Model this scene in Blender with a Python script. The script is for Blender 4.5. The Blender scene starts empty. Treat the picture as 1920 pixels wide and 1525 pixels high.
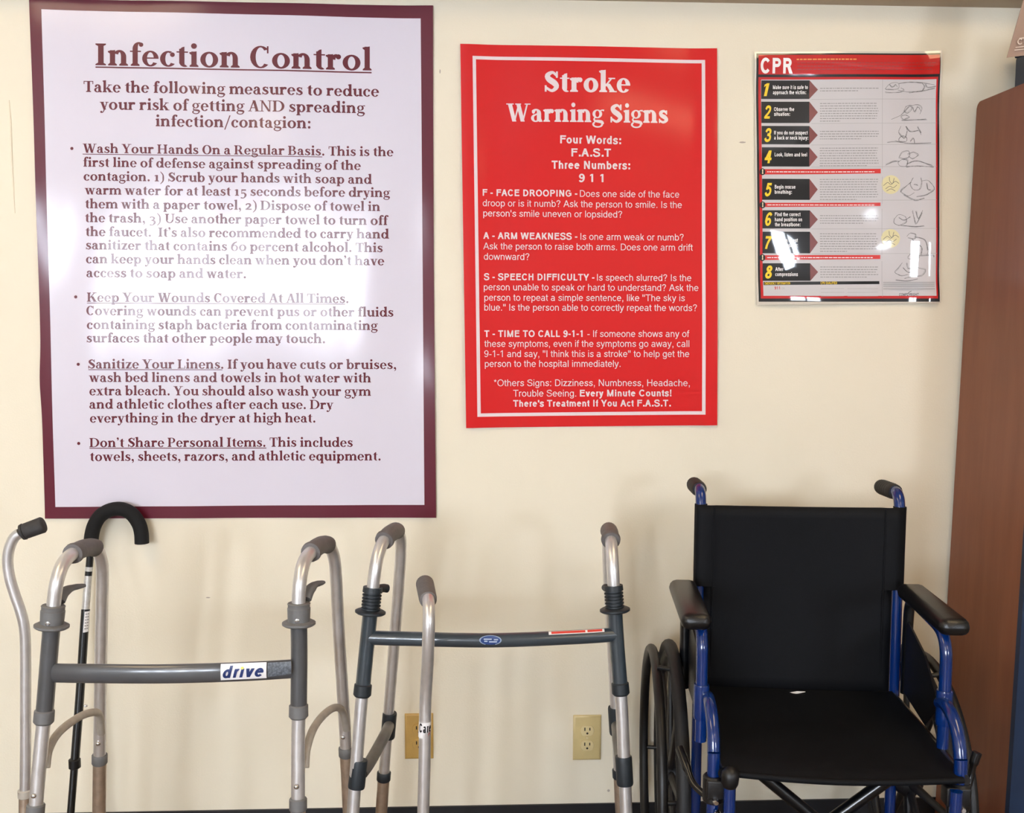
import bpy, bmesh, math, random
from mathutils import Vector, Matrix
random.seed(7)
R = math.radians
SC = bpy.context.scene
COL = SC.collection

# ------------------------------------------------------------------ camera, world, lights, exposure
FPX, IW, IH = 1920.0, 1920.0, 1525.0
CAM_POS = Vector((0.0, -2.5, 1.33))
PITCH, YAW, ROLL = 5.2, 2.6, 0.2
CAM_ROT = (Matrix.Rotation(R(-YAW), 3, 'Z') @ Matrix.Rotation(R(90 - PITCH), 3, 'X') @ Matrix.Rotation(R(ROLL), 3, 'Z'))
cam_data = bpy.data.cameras.new('camera')
cam_data.sensor_fit = 'HORIZONTAL'
cam_data.sensor_width = 36.0
cam_data.lens = 36.0 * FPX / IW
cam_data.clip_start = 0.05
cam = bpy.data.objects.new('camera', cam_data)
COL.objects.link(cam)
cam.matrix_world = Matrix.Translation(CAM_POS) @ CAM_ROT.to_4x4()
SC.camera = cam

world = bpy.data.worlds.new('world')
SC.world = world
world.use_nodes = True
world.node_tree.nodes['Background'].inputs[0].default_value = (0.62, 0.72, 0.90, 1)
world.node_tree.nodes['Background'].inputs[1].default_value = 0.6

CEILING_LIGHT_STRENGTH = 5.0
CEILING_LIGHT_COLOR = (1.0, 0.74, 0.42)
WINDOW_STRENGTH = 28.0
WINDOW_COLOR = (0.80, 0.88, 1.0)

SC.view_settings.view_transform = 'Standard'
SC.view_settings.look = 'None'
SC.view_settings.gamma = 1.0
SC.view_settings.use_curve_mapping = False
SC.view_settings.exposure = 0.62


def at(px, py, off=0.0):
    """world point seen at a photograph pixel, `off` metres in front of the back wall (wall is y = 0)"""
    d = CAM_ROT @ Vector(((px - IW / 2) / FPX, -(py - IH / 2) / FPX, -1.0))
    t = (-off - CAM_POS.y) / d.y
    return CAM_POS + d * t


# ------------------------------------------------------------------ materials
def lin(c):
    return tuple(((x / 255) / 12.92 if x / 255 <= 0.04045 else ((x / 255 + 0.055) / 1.055) ** 2.4) for x in c)


MATS = {}


def mat(name, rgb, rough=0.5, metal=0.0, coat=0.0, coat_rough=0.05, var=0.05, scale=12.0, bump=0.0, bump_scale=60.0,
        stretch=None, spec=0.5, rgb2=None, emit=None):
    if name in MATS:
        return MATS[name]
    m = bpy.data.materials.new(name)
    m.use_nodes = True
    nt = m.node_tree
    b = nt.nodes['Principled BSDF']
    c1 = lin(rgb)
    c2 = lin(rgb2) if rgb2 else tuple(x * (1 - var * 2.2) for x in c1)
    tc = nt.nodes.new('ShaderNodeTexCoord')
    mp = nt.nodes.new('ShaderNodeMapping')
    if stretch:
        mp.inputs['Scale'].default_value = stretch
    nt.links.new(tc.outputs['Object'], mp.inputs['Vector'])
    nz = nt.nodes.new('ShaderNodeTexNoise')
    nz.inputs['Scale'].default_value = scale
    nz.inputs['Detail'].default_value = 5
    nt.links.new(mp.outputs['Vector'], nz.inputs['Vector'])
    rp = nt.nodes.new('ShaderNodeValToRGB')
    rp.color_ramp.elements[0].position = 0.35
    rp.color_ramp.elements[1].position = 0.65
    rp.color_ramp.elements[0].color = (*c2, 1)
    rp.color_ramp.elements[1].color = (*c1, 1)
    nt.links.new(nz.outputs['Fac'], rp.inputs['Fac'])
    nt.links.new(rp.outputs['Color'], b.inputs['Base Color'])
    b.inputs['Roughness'].default_value = rough
    b.inputs['Metallic'].default_value = metal
    b.inputs['Coat Weight'].default_value = coat
    b.inputs['Coat Roughness'].default_value = coat_rough
    b.inputs['Specular IOR Level'].default_value = spec
    if bump > 0:
        n2 = nt.nodes.new('ShaderNodeTexNoise')
        n2.inputs['Scale'].default_value = bump_scale
        n2.inputs['Detail'].default_value = 3
        nt.links.new(mp.outputs['Vector'], n2.inputs['Vector'])
        bp = nt.nodes.new('ShaderNodeBump')
        bp.inputs['Strength'].default_value = 1.0
        bp.inputs['Distance'].default_value = bump
        nt.links.new(n2.outputs['Fac'], bp.inputs['Height'])
        nt.links.new(bp.outputs['Normal'], b.inputs['Normal'])
        nt.links.new(bp.outputs['Normal'], b.inputs['Coat Normal'])
    if emit:
        b.inputs['Emission Color'].default_value = (*emit[0], 1)
        b.inputs['Emission Strength'].default_value = emit[1]
    MATS[name] = m
    return m


WALL = mat('wall_paint', (228, 219, 198), 0.62, var=0.012, scale=3.0, bump=0.0003, bump_scale=220, spec=0.3)
WALL2 = mat('room_paint', (192, 187, 177), 0.7, var=0.01, scale=2.0, spec=0.2)
CEIL = mat('ceiling_paint', (206, 202, 194), 0.8, var=0.02, scale=30, bump=0.001, bump_scale=120)
SOFF = mat('soffit_paint', (196, 180, 158), 0.75, var=0.03, scale=8)
FLOOR = mat('floor_vinyl', (128, 108, 84), 0.45, var=0.12, scale=5, rgb2=(110, 90, 68))
COVE = mat('cove_base_rubber', (20, 21, 26), 0.5, var=0.1)
ALU = mat('brushed_aluminium', (222, 220, 220), 0.34, metal=0.72, var=0.05, scale=40, bump=0.00006, bump_scale=500)
ALUD = mat('tan_anodised_aluminium', (196, 178, 160), 0.38, metal=0.75, var=0.08, scale=60, bump=0.00008, bump_scale=400)
GREY = mat('grey_enamel', (76, 77, 80), 0.34, coat=0.5, coat_rough=0.12, var=0.05, scale=30)
SLATE = mat('slate_enamel', (52, 62, 70), 0.30, coat=0.6, coat_rough=0.1, var=0.05, scale=30)
SLATEP = mat('slate_plastic', (34, 41, 47), 0.5, var=0.06, scale=60)
GREYP = mat('grey_plastic', (108, 108, 108), 0.55, var=0.06, scale=60)
GRIP = mat('grey_vinyl_grip', (102, 98, 97), 0.62, var=0.07, scale=90, bump=0.0003, bump_scale=400)
DGRIP = mat('dark_foam_grip', (52, 50, 50), 0.7, var=0.1, scale=90, bump=0.0004, bump_scale=350)
BRACE = mat('light_grey_rod', (176, 168, 156), 0.5, var=0.08, scale=50)
BRACED = mat('dark_grey_rod', (104, 102, 98), 0.42, var=0.08, scale=50)
FOAM = mat('black_foam', (9, 10, 13), 0.85, var=0.15, scale=200, bump=0.0004, bump_scale=500)
BLKMET = mat('black_enamel', (8, 10, 14), 0.28, coat=0.3, var=0.08, scale=30)
BLKPL = mat('black_plastic', (12, 12, 15), 0.45, var=0.1, scale=60)
RUBBER = mat('black_rubber', (18, 18, 20), 0.62, var=0.1, scale=80, bump=0.0003, bump_scale=300)
CLOTH = mat('black_nylon', (4, 6, 12), 0.7, var=0.12, scale=300, bump=0.0003, bump_scale=900, spec=0.22)
BLUE = mat('blue_enamel', (2, 40, 104), 0.2, coat=0.6, coat_rough=0.04, var=0.05, scale=20)
CHROME = mat('chrome', (210, 210, 214), 0.15, metal=1.0, var=0.02)
VINYL = mat('black_vinyl_pad', (15, 15, 17), 0.33, var=0.08, scale=120, bump=0.0003, bump_scale=600)
WOOD = mat('brown_wood_veneer', (132, 76, 50), 0.42, var=0.10, scale=5, stretch=(6, 6, 0.7), rgb2=(122, 68, 43), bump=0.0001, bump_scale=30)
NAVY = mat('navy_panel', (18, 40, 70), 0.5, var=0.06)
TAN = mat('tan_card', (148, 122, 108), 0.55, var=0.06, scale=20)
IVORY = mat('ivory_plate', (200, 180, 128), 0.42, var=0.03, scale=40)
IVORYD = mat('ochre_plate', (196, 160, 90), 0.45, var=0.04, scale=40)
IVORYF = mat('ivory_receptacle', (212, 194, 146), 0.4, var=0.03, scale=40)
SLOT = mat('dark_slot', (30, 22, 16), 0.7)
WHITEP = mat('white_sticker', (232, 230, 230), 0.35, var=0.02, scale=40)
SILVER = mat('silver_label', (206, 204, 200), 0.35, metal=0.3, var=0.1, scale=120)
NAVYINK = mat('navy_ink', (24, 46, 104), 0.4)
YELINK = mat('yellow_ink', (236, 212, 96), 0.4)
BLKINK = mat('black_ink', (22, 22, 24), 0.4)
REDINK = mat('red_ink', (214, 70, 58), 0.4)
OVALB = mat('blue_oval_ink', (40, 70, 130), 0.3, coat=0.5)
SCUFF = mat('scuff', (176, 164, 150), 0.7)
SEAM = mat('paint_seam', (226, 214, 190), 0.6, var=0.03)

# ------------------------------------------------------------------ mesh helpers
ORG = {}


class MB:
    """collects shapes in world coordinates, then links them as one mesh object"""

    def __init__(s):
        s.v = []
        s.f = []

    def add(s, verts, faces):
        n = len(s.v)
        s.v += [tuple(p) for p in verts]
        s.f += [tuple(i + n for i in f) for f in faces]
        return s

    def box(s, x0, x1, y0, y1, z0, z1, fn=None):
        vs = [(x, y, z) for z in (z0, z1) for y in (y0, y1) for x in (x0, x1)]
        if fn:
            vs = [fn(*p) for p in vs]
        return s.add(vs, [(0, 2, 3, 1), (4, 5, 7, 6), (0, 1, 5, 4), (2, 6, 7, 3), (0, 4, 6, 2), (1, 3, 7, 5)])

    def rbox(s, c, ax, ay, az, hx, hy, hz, bev):
        """bevelled box round centre c with axes and half sizes"""
        bm = bmesh.new()
        bmesh.ops.create_cube(bm, size=2.0)
        for v in bm.verts:
            v.co = Vector((v.co.x * hx, v.co.y * hy, v.co.z * hz))
        bmesh.ops.bevel(bm, geom=bm.edges[:], offset=bev, segments=3, affect='EDGES', profile=0.5)
        c, ax, ay, az = Vector(c), Vector(ax).normalized(), Vector(ay).normalized(), Vector(az).normalized()
        bm.verts.index_update()
        vs = [c + ax * v.co.x + ay * v.co.y + az * v.co.z for v in bm.verts]
        fs = [tuple(v.index for v in f.verts) for f in bm.faces]
        bm.free()
        return s.add(vs, fs)

    def tube(s, path, r, seg=16, closed=False, cap=True, flat=1.0, up=None):
        """tube along a path; r number or list; flat scales the section along the second axis"""
        P = [Vector(p) for p in path]
        n = len(P)
        rr = r if isinstance(r, (list, tuple)) else [r] * n
        rings = []
        prev = None
        for i in range(n):
            if closed:
                t = P[(i + 1) % n] - P[i - 1]
            else:
                t = P[min(i + 1, n - 1)] - P[max(i - 1, 0)]
            t.normalize()
            if up is not None:
                a = Vector(up)
                a = (a - t * a.dot(t)).normalized()
            elif prev is None:
                a = Vector((0, 0, 1)) if abs(t.z) < 0.9 else Vector((0, -1, 0))
                a = (a - t * a.dot(t)).normalized()
            else:
                a = (prev - t * prev.dot(t)).normalized()
            prev = a
            b = t.cross(a)
            rings.append([P[i] + a * (math.cos(2 * math.pi * k / seg) * rr[i]) + b * (math.sin(2 * math.pi * k / seg) * rr[i] * flat) for k in range(seg)])
        vs = [p for ring in rings for p in ring]
        fs = []
        m = n if closed else n - 1
        for i in range(m):
            j = (i + 1) % n
            for k in range(seg):
                l = (k + 1) % seg
                fs.append((i * seg + k, i * seg + l, j * seg + l, j * seg + k))
        if cap and not closed:
            fs.append(tuple(range(seg - 1, -1, -1)))
            fs.append(tuple((n - 1) * seg + k for k in range(seg)))
        return s.add(vs, fs)

    def lathe(s, a, b, prof, seg=20):
        """solid of revolution on the axis a->b; prof = [(t 0..1, radius)]"""
        a, b = Vector(a), Vector(b)
        path = [a.lerp(b, t) for t, _ in prof]
        t = (b - a).normalized()
        u = Vector((0, 0, 1)) if abs(t.z) < 0.9 else Vector((0, -1, 0))
        u = (u - t * u.dot(t)).normalized()
        w = t.cross(u)
        vs = []
        fs = []
        n = len(prof)
        for p, (_, r) in zip(path, prof):
            vs += [p + u * (math.cos(2 * math.pi * k / seg) * r) + w * (math.sin(2 * math.pi * k / seg) * r) for k in range(seg)]
        for i in range(n - 1):
            for k in range(seg):
                l = (k + 1) % seg
                fs.append((i * seg + k, i * seg + l, (i + 1) * seg + l, (i + 1) * seg + k))
        fs.append(tuple(range(seg - 1, -1, -1)))
        fs.append(tuple((n - 1) * seg + k for k in range(seg)))
        return s.add(vs, fs)

    def ring(s, c, ax, R0, r, n=64, seg=12):
        c, ax = Vector(c), Vector(ax).normalized()
        u = Vector((0, 0, 1))
        u = (u - ax * u.dot(ax)).normalized()
        w = ax.cross(u)
        return s.tube([c + u * math.cos(2 * math.pi * k / n) * R0 + w * math.sin(2 * math.pi * k / n) * R0 for k in range(n)], r, seg, closed=True, up=None)

    def grid(s, fn, nu, nv, thick=None):
        """grid fn(u,v)->point, u,v in 0..1; thick = offset vector gives it a back and an edge"""
        vs = [Vector(fn(i / nu, j / nv)) for j in range(nv + 1) for i in range(nu + 1)]
        w = nu + 1
        fs = [(j * w + i, j * w + i + 1, (j + 1) * w + i + 1, (j + 1) * w + i) for j in range(nv) for i in range(nu)]
        if thick is not None:
            n = len(vs)
            T = Vector(thick)
            vs = vs + [p + T for p in vs]
            fs += [tuple(reversed([k + n for k in f])) for f in fs]
            rim = [i for i in range(w)] + [j * w + nu for j in range(1, nv + 1)] + [nv * w + i for i in range(nu - 1, -1, -1)] + [j * w for j in range(nv - 1, 0, -1)]
            for k in range(len(rim)):
                a, b = rim[k], rim[(k + 1) % len(rim)]
                fs.append((b, a, a + n, b + n))
        return s.add(vs, fs)

    def build(s, name, material, parent=None, smooth=True, loc=None, recalc=True):
        o0 = ORG[parent.name] if parent is not None else Vector(loc or (0, 0, 0))
        me = bpy.data.meshes.new(name)
        me.from_pydata([(p[0] - o0.x, p[1] - o0.y, p[2] - o0.z) for p in s.v], [], s.f)
        bm = bmesh.new()
        bm.from_mesh(me)
        if recalc:
            bmesh.ops.recalc_face_normals(bm, faces=bm.faces[:])
        for f in bm.faces:
            f.smooth = smooth
        if smooth:
            for e in bm.edges:
                if len(e.link_faces) == 2:
                    e.smooth = e.calc_face_angle(0) < R(38)
        bm.to_mesh(me)
        bm.free()
        me.materials.append(material)
        o = bpy.data.objects.new(name, me)
        COL.objects.link(o)
        if parent is not None:
            o.parent = parent
        else:
            o.location = o0
        ORG[o.name] = o0
        return o


def thing(name, label, cat, loc, group=None):
    e = bpy.data.objects.new(name, None)
    COL.objects.link(e)
    e.location = loc
    e.empty_display_size = 0.05
    ORG[e.name] = Vector(loc)
    return tag(e, label, cat, group)


def tag(o, label, cat=None, group=None):
    o['label'] = label
    if cat:
        o['category'] = cat
    if group:
        o['group'] = group
    return o


def struct(o, label=None):
    o['kind'] = 'structure'
    if label:
        o['label'] = label
    return o


def cr(pts, n=6):
    """Catmull-Rom through points (tuples of any length)"""
    P = [Vector(p) for p in pts]
    P = [P[0] * 2 - P[1]] + P + [P[-1] * 2 - P[-2]]
    out = []
    for i in range(1, len(P) - 2):
        a, b, c, d = P[i - 1], P[i], P[i + 1], P[i + 2]
        for k in range(n):
            t = k / n
            out.append(0.5 * ((2 * b) + (c - a) * t + (2 * a - 5 * b + 4 * c - d) * t * t + (3 * b - a - 3 * c + d) * t ** 3))
    out.append(P[-2])
    return out


def apath(pts, n=6):
    return cr([at(*p) for p in pts], n)


def to_floor(p, q, z=0.0):
    """extend the line p->q to height z"""
    d = q - p
    return q + d * ((z - q.z) / d.z)


# ------------------------------------------------------------------ the room
X0, X1, Y1, ZC = -3.3, 3.7, -5.2, 2.55
struct(MB().box(X0, X1, 0.0, 0.1, 0, ZC).build('wall_back', WALL, smooth=False), 'cream painted wall behind the posters and walkers')
wall_back = bpy.data.objects['wall_back']
struct(MB().box(X0 - 0.1, X0, Y1, 0.1, 0, ZC).build('wall_left', WALL2, smooth=False), 'cream side wall out of view')
struct(MB().box(X1, X1 + 0.1, Y1, 0.1, 0, ZC).build('wall_right', WALL2, smooth=False), 'cream side wall beyond the bookcase')
struct(MB().box(X0 - 0.1, X1 + 0.1, Y1 - 0.1, 0.1, -0.08, 0).build('floor', FLOOR, smooth=False), 'brown vinyl floor')
struct(MB().box(X0 - 0.1, X1 + 0.1, Y1 - 0.1, 0.1, ZC, ZC + 0.08).build('ceiling', CEIL, smooth=False), 'white ceiling')
struct(MB().box(X0, X1, -0.10, 0.0, 2.071, ZC).build('trim_1', SOFF, smooth=False), 'tan boxed soffit running along the top of the wall')
m = MB()
m.box(X0, X1, -0.006, 0.0, 0.0, 0.085)
m.add([(X0, -0.006, 0.012), (X1, -0.006, 0.012), (X1, -0.018, 0), (X0, -0.018, 0)], [(0, 1, 2, 3)])
struct(m.build('baseboard_back', COVE, smooth=False), 'black rubber cove base at the foot of the wall')

# wall behind the photographer with its windows
WINS = [(-2.75, -0.65, 1.05, 2.15), (2.18, 2.90, 1.06, 1.90)]
m = MB()
xs = X0
for (a, b, z0, z1) in WINS:
    m.box(xs, a, Y1 - 0.1, Y1, 0, ZC)
    m.box(a, b, Y1 - 0.1, Y1, 0, z0)
    m.box(a, b, Y1 - 0.1, Y1, z1, ZC)
    xs = b
m.box(xs, X1, Y1 - 0.1, Y1, 0, ZC)
struct(m.build('wall_front', WALL2, smooth=False), 'cream wall behind the photographer')
FRAME = mat('window_frame', (222, 220, 214), 0.5)
PANE = mat('daylit_pane', (200, 215, 235), 0.1, emit=(WINDOW_COLOR, WINDOW_STRENGTH))
for i, (a, b, z0, z1) in enumerate(WINS):
    m = MB()
    m.box(a, a + .05, Y1 - 0.09, Y1 + .01, z0, z1).box(b - .05, b, Y1 - 0.09, Y1 + .01, z0, z1)
    m.box(a, b, Y1 - 0.09, Y1 + .01, z1 - .05, z1).box(a, b, Y1 - 0.09, Y1 + .03, z0, z0 + .05)
    k = max(2, round((b - a) / 0.55))
    mw = .10 if b - a > 1.5 else .02
    for q in range(1, k):
        xm = a + (b - a) * q / k
        m.box(xm - mw, xm + mw, Y1 - 0.08, Y1 + .005, z0, z1)
    w = struct(m.build('window_%d' % (i + 1), FRAME, smooth=False), 'daylit window in the wall behind the photographer')
    for q in range(k):
        xa, xb = a + (b - a) * q / k, a + (b - a) * (q + 1) / k
        MB().box(xa, xb, Y1 - 0.06, Y1 - 0.05, z0, z1).build('pane', PANE, w, smooth=False)

# four ceiling troffers in two rows
DIFF = mat('lit_diffuser', (250, 245, 235), 0.4, emit=(CEILING_LIGHT_COLOR, CEILING_LIGHT_STRENGTH))
first = None
for ix, x in enumerate((-1.3, 1.2)):
    for iy, y in enumerate((-1.5, -4.1)):
        loc = Vector((x, y, ZC))
        if first is None:
            t = thing('ceiling_light', 'lit rectangular ceiling light panel, left side, near the poster wall', 'light', loc, 'ceiling light panels')
            fr = MB()
            for (a, b, c, d) in ((-.32, .32, -.62, -.58), (-.32, .32, .58, .62), (-.32, -.28, -.62, .62), (.28, .32, -.62, .62)):
                fr.box(x + a, x + b, y + c, y + d, ZC - .03, ZC)
            f1 = fr.build('frame', FRAME, t, smooth=False)
            d1 = MB().box(x - .28, x + .28, y - .58, y + .58, ZC - .02, ZC - .005).build('diffuser', DIFF, t, smooth=False)
            first = (t, f1, d1)
        else:
            t = first[0].copy()
            COL.objects.link(t)
            t.location = loc
            t['label'] = 'lit rectangular ceiling light panel, %s side, %s' % (('left', 'right')[ix], ('near the poster wall', 'far from the poster wall')[iy])
            for p in first[1:]:
                c = p.copy()
                COL.objects.link(c)
                c.parent = t

# small marks on the wall: a vertical paint seam and two scuffs
m = MB()
m.tube([at(*p, 0.0005) for p in ((17, 188), (20, 225), (22, 290), (24, 330), (28, 400))], [0.0012, 0.002, 0.002, 0.0018, 0.0008], 8)
m.build('paint_seam', SEAM, wall_back)
for (x, y, w, h) in ((1392, 267, 6, 1.6), (390, 1121, 4, 1.2), (825, 134, 1.2, 4), (1141, 1483, 2.5, 2.5)):
    m = MB()
    n = 14
    m.add([at(x + w * math.cos(2 * math.pi * k / n) * (1 + .25 * math.sin(3 * k)), y + h * math.sin(2 * math.pi * k / n), .0006) for k in range(n)], [tuple(range(n))])
    m.build('scuff_mark', SCUFF, wall_back, smooth=False)

# ------------------------------------------------------------------ lettering
TMP = {}


# a bold serif alphabet drawn from stems, rings, strokes and serifs (units of one em)
class Glyph:
    def __init__(s, S=.148, h=.05):
        s.v = []
        s.f = []
        s.S = S
        s.h = h
        s.k = 0

    def poly(s, *pts):
        n = len(s.v)
        s.k += 1
        s.v += [(p[0], p[1], s.k) for p in pts]
        s.f.append(tuple(range(n, n + len(pts))))

    def rect(s, x0, y0, x1, y1):
        s.poly((x0, y0), (x1, y0), (x1, y1), (x0, y1))

    def strip(s, A, B):
        n = len(s.v)
        s.k += 1
        for a, b in zip(A, B):
            s.v += [(a[0], a[1], s.k), (b[0], b[1], s.k)]
        for i in range(len(A) - 1):
            k = n + 2 * i
            s.f.append((k, k + 1, k + 3, k + 2))

    def ring(s, cx, cy, rx, ry, a0=0, a1=360, ts=None, tt=None):
        ts = ts or s.S
        tt = tt or s.h
        n = max(5, int(abs(a1 - a0) / 15))
        A, B = [], []
        for i in range(n + 1):
            a = R(a0 + (a1 - a0) * i / n)
            A.append((cx + rx * math.cos(a), cy + ry * math.sin(a)))
            B.append((cx + (rx - ts) * math.cos(a), cy + (ry - tt) * math.sin(a)))
        s.strip(A, B)

    def stroke(s, pts):
        """pts of (x, y, width)"""
        P = cr(pts, 4)
        A, B = [], []
        for i, p in enumerate(P):
            q = P[min(i + 1, len(P) - 1)] - P[max(i - 1, 0)]
            l = math.hypot(q.x, q.y) or 1
            nx, ny = -q.y / l, q.x / l
            A.append((p.x + nx * p.z / 2, p.y + ny * p.z / 2))
            B.append((p.x - nx * p.z / 2, p.y - ny * p.z / 2))
        s.strip(A, B)

    def ball(s, x, y, r):
        s.poly(*[(x + r * math.cos(R(30 * k)), y + r * math.sin(R(30 * k))) for k in range(12)])

    def stem(s, x, y0, y1, w=None):
        s.rect(x, y0, x + (w or s.S), y1)

    def foot(s, x, y=0, l=.055, r=.055, w=None, d=1):
        w = w or s.S
        s.poly((x - l, y), (x + w + r, y), (x + w + r, y + d * .04), (x + w, y + d * .085), (x, y + d * .085), (x - l, y + d * .04))

    def flag(s, x, y):
        s.poly((x - .06, y - .065), (x, y - .11), (x + s.S, y - .11), (x + s.S, y + .01), (x - .06, y - .025))

    def diag(s, x0, y0, x1, y1, w):
        s.poly((x0, y0), (x0 + w, y0), (x1 + w, y1), (x1, y1))

    def bar(s, x0, x1, y, t=.042):
        s.rect(x0, y, x1, y + t)


XH, CAP, ASC, DSC = .49, .70, .76, -.215


def glyph(ch, S, h):
    g = Glyph(S, h)
    t = .1 * S / .148

    def arch(x):     # arch + right stem whose left edge is x
        g.ring(x - .045, .29, .045 + S, .215, 0, 152, S, .075)
        g.stem(x, 0, .30)
        g.foot(x)

    w = .6
    if ch == 'a':
        g.stem(.3, .07, .34)
        g.ring(.26, .33, .04 + S, .17, 0, 150, S, .06)
        g.ball(.145, .375, .066)
        g.ring(.245, .14, .205, .155, 80, 320, .13, .055)
        g.stroke([(.24, .29, .05), (.32, .29, .05), (.4, .26, .05)])
        g.poly((.3, .12), (.3 + S, .12), (.56, 0), (.4, -.01))
        w = .58
    elif ch == 'b':
        g.stem(.07, 0, ASC)
        g.flag(.07, ASC)
        g.ring(.35, .24, .25, .255, -160, 160, S, .06)
        w = .64
    elif ch == 'c':
        g.ring(.29, .24, .255, .255, 62, 322, S, .055)
        g.ball(.415, .375, .075)
        w = .53
    elif ch == 'd':
        g.stem(.42, .03, ASC)
        g.flag(.42, ASC)
        g.foot(.42, 0, 0, .07)
        g.ring(.29, .24, .25, .255, 20, 340, S, .06)
        w = .66
    elif ch == 'e':
        g.ring(.29, .24, .255, .255, 0, 325, S * .93, .055)
        g.bar(.13, .53, .235, .042)
        w = .57
    elif ch == 'f':
        g.stem(.11, 0, .56)
        g.foot(.11)
        g.bar(.03, .37, XH - .045)
        g.ring(.305, .55, .195, .215, 68, 180, S, .06)
        g.ball(.375, .68, .07)
        w = .39
    elif ch == 'g':
        g.ring(.26, .325, .215, .17, 0, 360, .125, .045)
        g.stroke([(.38, .44, .05), (.47, .47, .05), (.56, .46, .07)])
        g.stroke([(.17, .19, .05), (.11, .12, .06), (.16, .055, .09)])
        g.stroke([(.12, .05, .07), (.28, .04, .11), (.46, .01, .12), (.51, -.075, .1)])
        g.ring(.275, -.08, .24, .13, 130, 375, .085, .055)
        w = .57
    elif ch == 'h':
        g.stem(.07, 0, ASC)
        g.flag(.07, ASC)
        g.foot(.07)
        arch(.42)
        w = .68
    elif ch == 'i':
        g.stem(.1, 0, XH)
        g.flag(.1, XH)
        g.foot(.1)
        g.ball(.1 + S / 2, .665, .09)
        w = .35
    elif ch == 'k':
        g.stem(.07, 0, ASC)
        g.flag(.07, ASC)
        g.foot(.07)
        g.diag(.2, .2, .43, .47, .075)
        g.diag(.44, 0, .24, .29, .18)
        g.bar(.36, .61, XH - .035)
        g.bar(.39, .67, 0)
        w = .655
    elif ch == 'l':
        g.stem(.1, 0, ASC)
        g.flag(.1, ASC)
        g.foot(.1)
        w = .345
    elif ch == 'm':
        g.stem(.08, 0, XH)
        g.flag(.08, XH)
        g.foot(.08)
        arch(.42)
        arch(.76)
        w = 1.0
    elif ch == 'n':
        g.stem(.08, 0, XH)
        g.flag(.08, XH)
        g.foot(.08)
        arch(.42)
        w = .685
    elif ch == 'o':
        g.ring(.315, .24, .275, .255)
        w = .63
    elif ch == 'p':
        g.stem(.08, DSC, XH)
        g.flag(.08, XH)
        g.foot(.08, DSC)
        g.ring(.36, .24, .25, .255, -160, 160, S, .06)
        w = .655
    elif ch == 'q':
        g.stem(.42, DSC, XH)
        g.foot(.42, DSC)
        g.ring(.29, .24, .25, .255, 20, 340, S, .06)
        w = .65
    elif ch == 'r':
        g.stem(.08, 0, XH)
        g.flag(.08, XH)
        g.foot(.08)
        g.ring(.34, .28, .19, .22, 80, 165, S, .09)
        g.ball(.405, .415, .083)
        w = .51
    elif ch == 's':
        k, j = S / .148, h / .05
        g.stroke([(.41, .385, .05 * j), (.28, .468 - .01 * (j - 1), .055 * j), (.14, .4, .11 * k), (.18, .295, .13 * k), (.33, .215, .135 * k), (.40, .115, .11 * k), (.25, .02 + .01 * (j - 1), .055 * j), (.08, .1, .05 * j)])
        g.rect(.385 - .02 * (j - 1), .33, .425, .49)
        g.rect(.06, 0, .1 + .02 * (j - 1), .165)
        w = .5
    elif ch == 't':
        g.stem(.11, .1, .57)
        g.poly((.11, .48), (.11 + S, .48), (.11 + S, .64), (.2, .62), (.11, .54))
        g.bar(.03, .38, XH - .045)
        g.ring(.28, .15, .17, .16, 180, 300, S, .07)
        w = .4
    elif ch == 'u':
        g.stem(.09, .18, XH)
        g.flag(.09, XH)
        g.ring(.285, .2, .195, .21, 180, 325, S, .075)
        g.stem(.43, .02, XH)
        g.flag(.43, XH)
        g.foot(.43, 0, 0, .07)
        w = .67
    elif ch in 'vy':
        g.diag(.05, XH, .24, 0, .17)
        g.diag(.44, XH, .26, 0, .065)
        g.bar(0, .28, XH - .04)
        g.bar(.36, .57, XH - .04)
        if ch == 'y':
            g.stroke([(.3, .03, .07), (.25, -.1, .06), (.17, -.185, .05), (.1, -.17, .05)])
            g.ball(.1, -.15, .07)
        w = .57
    elif ch == 'w':
        for dx in (0, .29):
            g.diag(.05 + dx, XH, .22 + dx, 0, .16)
            g.diag(.40 + dx, XH, .25 + dx, 0, .065)
        g.bar(0, .26, XH - .04)
        g.bar(.31, .52, XH - .04)
        g.bar(.62, .83, XH - .04)
        w = .85
    elif ch == 'x':
        g.diag(.07, XH, .35, 0, .17)
        g.diag(.42, XH, .1, 0, .065)
        g.bar(.01, .29, XH - .04)
        g.bar(.35, .56, XH - .04)
        g.bar(.01, .22, 0)
        g.bar(.29, .58, 0)
        w = .58
    elif ch == 'z':
        g.bar(.05, .49, XH - .06, .06)
        g.bar(.04, .49, 0, .06)
        g.diag(.06, .03, .3, XH - .03, .18)
        g.rect(.05, .34, .09, XH)
        g.rect(.45, 0, .49, .16)
        w = .53
    elif ch == 'A':
        g.diag(.08, .02, .34, CAP, .07)
        g.diag(.5, .02, .29, CAP, .18)
        g.bar(.2, .5, .21, .045)
        g.bar(0, .25, 0)
        g.bar(.44, .76, 0)
        w = .755
    elif ch in 'BPRD':
        g.stem(.1, 0, CAP)
        g.foot(.1, 0, .075, .03 if ch in 'BD' else .07)
        g.foot(.1, CAP, .075, .03, d=-1)
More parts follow.
